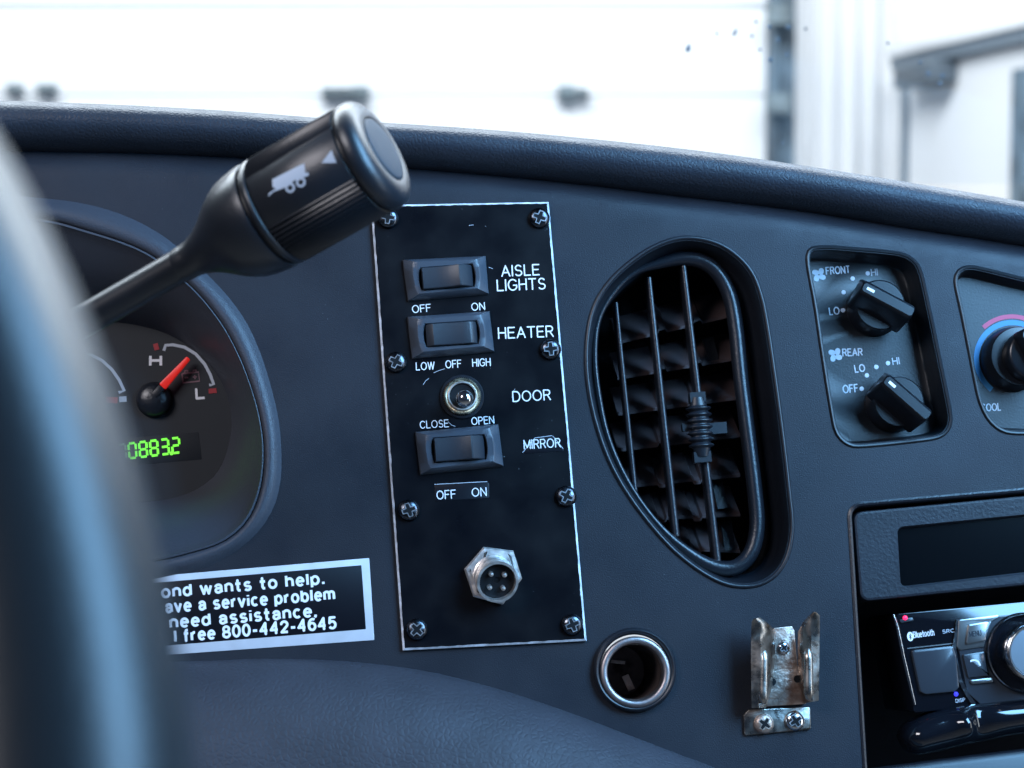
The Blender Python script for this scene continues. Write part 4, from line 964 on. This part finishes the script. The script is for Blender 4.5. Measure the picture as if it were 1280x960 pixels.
fpanel = cs_.part('button', slab(rounded(Q7([(252, 318), (480, 292), (500, 350), (515, 520), (490, 545), (330, 560), (300, 545)], hr), 1.0, 4), hr - 0.2, hr + 1.5, 0.8), M_button, label='large square button')
cs_.part('panel_line', ribbon(Q7([(235, 308), (490, 280)], hr), 0.35, hr, hr + 0.25), M_gunmetal)
# chevron trim
cs_.part('chevron_trim', ribbon(Q7([(510, 150), (500, 230), (487, 300), (498, 380), (520, 480), (560, 560), (595, 612)], hr), 1.2, hr - 0.1, hr + 0.9), M_chrome)
pan = cs_.part('control_panel', slab(rounded(Q7([(520, 150), (1500, 60), (1600, 540), (640, 618), (560, 545), (512, 300)], hr), 1.0, 4), hr - 0.1, hr + 0.6, 0.3), M_button)
cs_.part('top_trim', slab(rounded(Q7([(512, 152), (760, 120), (690, 160), (660, 250), (650, 300), (520, 318), (500, 300)], hr), 0.6, 3), hr - 0.1, hr + 1.1, 0.3), M_gunmetal)
cs_.part('button', slab(rounded(Q7([(560, 178), (676, 160), (652, 268), (545, 288)], hr), 0.6, 3), hr + 0.5, hr + 1.9, 0.4), M_gunmetal, label='grey MENU button')
cs_.part('lettering', text_geo('MENU', Z([(578, 244)], 4.364, 1080, 740)[0], Z([(640, 236)], 4.364, 1080, 740)[0], 6, hr + 1.91, 0.15), M_button, smooth=False)
cs_.part('button', slab(rounded(Q7([(530, 340), (650, 322), (668, 440), (690, 455), (560, 470), (548, 420)], hr), 0.5, 3), hr + 0.3, hr + 1.7, 0.6), M_button, label='call button with handset symbol')
cs_.part('handset_symbol', ribbon(spline(Q7([(580, 378), (600, 372), (622, 380), (634, 402)], hr + 1.7), 14, False), 0.55, hr + 1.7, hr + 1.78), M_ink)
cs_.part('button', slab(rounded(Q7([(565, 480), (690, 466), (702, 492), (585, 504)], hr), 0.5, 3), hr + 0.3, hr + 1.5, 0.4), M_gunmetal, label='narrow grey bar button')
kc = P7((872, 330), hr)
kn = cs_.part('volume_knob', lathe([(12.6, 0.3), (12.6, 2.0), (12.2, 2.6), (11.9, 2.2), (11.7, 0.8), (8.6, 0.6)], kc, n=72, cap0=True, cap1=True), M_gloss, sharp=40)
cs_.part('knob_rim', lathe([(12.35, 2.2), (12.5, 2.6), (12.2, 2.9), (11.9, 2.6)], kc, n=72), M_chrome, kn, sharp=50)
kn2 = cs_.part('knob_body', lathe([(9.2, 0.6), (9.0, 8.8), (8.8, 10.2), (8.3, 10.5), (7.9, 10.3), (7.6, 9.9)], kc, n=72, cap1=False), M_chrome, kn, sharp=40)
cs_.part('knob_face', lathe([(7.9, 9.7), (7.5, 10.05), (0.1, 10.1)], kc, n=64, cap1=True), M_silverface, kn, sharp=40)
tx = lambda s, a, b, cap, m=M_ink2, bold=0.16: cs_.part('lettering', text_geo(s, Z([a], 4.364, 1080, 740)[0], Z([b], 4.364, 1080, 740)[0], cap / 4.364, hr + 0.02, bold), m, smooth=False)
tx('Bluetooth', (272, 250), (383, 236), 32, M_ink, 0.11); tx('SRC', (430, 226), (492, 218), 18); tx('DISP', (502, 603), (552, 596), 18)
c = P7((252, 243), hr)
el = [(c.x + 1.0 * math.cos(2 * PI * i / 24), c.y + 1.45 * math.sin(2 * PI * i / 24)) for i in range(24)]
em = cs_.part('rune_emblem', prof(el, [(0, hr + 0.01), (0, hr + 0.08)], True, True), M_ink)
cs_.part('rune_mark', ribbon([(c.x - 0.4, c.y + 0.42), (c.x + 0.4, c.y - 0.42), (c.x, c.y - 0.95), (c.x, c.y + 0.95), (c.x + 0.4, c.y + 0.42), (c.x - 0.4, c.y - 0.42)], 0.16, hr + 0.08, hr + 0.14), M_gloss, em)
# swept glossy lower lip
top = [(222, 790), (245, 735), (300, 700), (360, 668), (440, 645), (530, 622), (640, 610), (873, 585), (1200, 552), (1700, 505), (2300, 450)]
bot = [(252, 840), (280, 880), (330, 892), (430, 872), (540, 845), (620, 828), (700, 812), (873, 778), (1200, 735), (1700, 680), (2300, 615)]
ts = spline(Q7(top, hr + 2), 90, False); bs = spline(Q7(bot, hr + 4), 90, False)
rr = []
for i, (a_, b_) in enumerate(zip(ts, bs)):
    a_, b_ = Vector(a_), Vector(b_); f_ = i / 89
    bulge = 6.0 * min(1, 0.35 + f_ * 14)
    fold = 2.4 * math.exp(-((f_ - 0.17) / 0.02) ** 2) - 1.6 * math.exp(-((f_ - 0.205) / 0.03) ** 2)
    row = []
    for k in range(13):
        q = k / 12; p = a_.lerp(b_, q); row.append(Vector((p.x, p.y, hr - 1 + bulge * math.sin(PI * min(1, 0.08 + q * 0.95)) ** 0.7 + fold * math.sin(PI * q))))
    rr.append([Vector((a_.x, a_.y, hr - 8))] + row + [Vector((b_.x, b_.y, hr - 8))])
cs_.part('swept_lip', loft(rr, True, True, closed=False), M_gloss, sharp=75)
br = [(-60, 985), (40, 968), (440, 915), (873, 862), (2300, 700)]
q = Q7(br, -4); q2 = Q7([(x + 20, y + 150) for x, y in br], -2)
rr = [[Vector((*a_, -9)), Vector((*a_, -4.6)), Vector((*Vector(a_).lerp(Vector(b_), 0.04), -4.0)), Vector((*Vector(a_).lerp(Vector(b_), 0.25), -3.2)), Vector((*b_, -2)), Vector((*b_, -9))] for a_, b_ in zip(q, q2)]
dash.part('bay_tray', loft(rr, True, True), M_black, sharp=50)

# ================================================================== POWER SOCKET
so_ = Thing('power_socket', 'round power outlet with a worn metal ring and open barrel, below the air vent', 'power socket', FASCIA, sock_c)
so_.part('socket_bezel', lathe([(12.9, 0), (12.9, 1.2), (12.6, 2.0), (12.0, 2.4), (11.4, 2.2), (10.9, 1.4), (10.7, 0.4)], sock_c, n=72), M_black, sharp=50)
rc = P(794, 840, 1.5)
so_.part('metal_ring', lathe([(10.85, -1.2), (10.9, 0.6), (10.6, 1.2), (10.0, 1.45), (9.2, 1.4), (8.8, 1.0), (8.6, 0.2), (8.5, -3)], rc, n=72), M_ring, sharp=50)
so_.part('barrel_lining', lathe([(8.5, -2.8), (8.3, -30), (8.0, -38), (1.0, -38.5), (0.1, -38.5)], rc, n=48, cap1=True), M_lining, sharp=50)
so_.part('contact_clip', box(rc + Vector((0.4, -3.6, -22)), (2.2, 5.0, 1.0), Matrix.Rotation(R(20), 3, 'Z')), M_rust, smooth=False)
so_.part('contact_clip', box(rc + Vector((-2.6, 3.2, -20)), (4.5, 1.0, 1.0), Matrix.Rotation(R(-10), 3, 'Z')), M_rust, smooth=False)

# ================================================================== MICROPHONE CLIP
mc = Thing('microphone_clip', 'tarnished steel microphone hanger clip screwed to the dash beside the stereo', 'microphone clip', FASCIA, P(978, 850))
P8 = lambda q, h: P(*Z([q], 4.8, 900, 740)[0], h)
def sheet(pts, hs, th=0.8):
    """bent sheet: rows of points (crop px, height)"""
    rows = [[P8(q, h) for q, h in zip(r, hr_)] for r, hr_ in zip(pts, hs)]
    n, m = len(rows), len(rows[0])
    V = [v for r in rows for v in r]; F = []
    for i in range(n - 1):
        for j in range(m - 1): F.append((i * m + j, i * m + j + 1, (i + 1) * m + j + 1, (i + 1) * m + j))
    # thicken
    me = bpy.data.meshes.new('tmp'); me.from_pydata(V, [], F); bm = bmesh.new(); bm.from_mesh(me)
    bmesh.ops.solidify(bm, geom=bm.faces[:], thickness=th)
    bm.verts.ensure_lookup_table(); V = [v.co.copy() for v in bm.verts]; bm.verts.index_update(); F = [tuple(v.index for v in f.verts) for f in bm.faces]
    bm.free(); bpy.data.meshes.remove(me); return V, F
# base tab
mc.part('base_tab', slab(rounded([tuple(P8(q, 0.9)[:2]) for q in ((142, 738), (172, 706), (540, 690), (546, 824), (146, 862))], 0.6, 3), 0.02, 1.0, 0.25), M_steel)
# back plate with tongue
mc.part('back_plate', slab(rounded([tuple(P8(q, 1.8)[:2]) for q in ((205, 692), (250, 480), (318, 440), (318, 400), (322, 216), (432, 204), (448, 232), (462, 400), (466, 440), (505, 480), (520, 672))], 0.4, 3), 0.6, 1.7, 0.25), M_rust)
mc.part('rust_patch', slab(rounded([tuple(P8(q, 2.0)[:2]) for q in ((318, 478), (370, 464), (420, 462), (462, 466), (490, 520), (470, 575), (400, 588), (360, 640), (300, 640), (280, 600), (318, 575), (300, 530))], 0.8, 3), 1.5, 1.85, 0.1), M_rust)
for q in ((315, 540), (464, 522)):
    mc.part('round_hole', lathe([(1.15, 0), (1.15, 0.12)], P8(q, 1.82), n=20, cap0=True, cap1=True), M_dark)
# side wings: bent forward, flaring at the top
L_out = [(190, 692), (189, 560), (188, 420), (188, 300), (190, 225), (193, 172), (206, 156)]
L_in = [(262, 690), (300, 560), (316, 420), (317, 300), (314, 235), (285, 200), (225, 158)]
lw = sheet([L_out, [((a_[0] * 0.62 + b_[0] * 0.38), (a_[1] * .62 + b_[1] * .38)) for a_, b_ in zip(L_out, L_in)], [((a_[0] * 0.25 + b_[0] * 0.75), (a_[1] * .25 + b_[1] * .75)) for a_, b_ in zip(L_out, L_in)], L_in],
           [[7, 8, 8.2, 8.2, 8.8, 10, 10.6], [7.2, 8.6, 9, 9, 9.4, 10.5, 10.8], [5, 6.2, 6.6, 6.8, 7.6, 9.4, 10.6], [1.8, 2.0, 2.2, 2.6, 4.2, 7.6, 10.4]])
a_l = mc.part('side_wing', lw, M_steel, sharp=50)
R_out = [(592, 652), (594, 540), (596, 420), (597, 300), (598, 210), (598, 140), (575, 119)]
R_in = [(505, 668), (478, 560), (466, 420), (466, 300), (468, 240), (498, 180), (555, 122)]
rw = sheet([R_out, [((a_[0] * 0.62 + b_[0] * 0.38), (a_[1] * .62 + b_[1] * .38)) for a_, b_ in zip(R_out, R_in)], [((a_[0] * 0.25 + b_[0] * 0.75), (a_[1] * .25 + b_[1] * .75)) for a_, b_ in zip(R_out, R_in)], R_in],
           [[7, 8, 8.2, 8.2, 8.8, 10, 10.6], [7.2, 8.6, 9, 9, 9.4, 10.5, 10.8], [5, 6.2, 6.6, 6.8, 7.6, 9.4, 10.6], [1.8, 2.0, 2.2, 2.6, 4.2, 7.6, 10.4]])
a_r = mc.part('side_wing', rw, M_steel, sharp=50)
for (x0, y0, x1, y1), pa in (((262, 350, 258, 665), a_l), ((528, 345, 532, 640), a_r)):
    path = [P8((x0 + (x1 - x0) * k / 10, y0 + (y1 - y0) * k / 10), 8.3 - (0.7 if k in (0, 10) else 0)) for k in range(11)]
    mc.part('pressed_rib', tube(path, [0.9] + [1.55] * 9 + [0.9], 14), M_steel, pa, sharp=70)
screw(*Z([(380, 335)], 4.8, 900, 740)[0], mc, 2.0, 1.7, M_chrome, 0.6)
screw(*Z([(262, 790)], 4.8, 900, 740)[0], mc, 3.1, 1.0, M_rust, 0.9)
screw(*Z([(447, 772)], 4.8, 900, 740)[0], mc, 3.1, 1.0, M_chrome, 0.5)
mc.o.children  # noqa
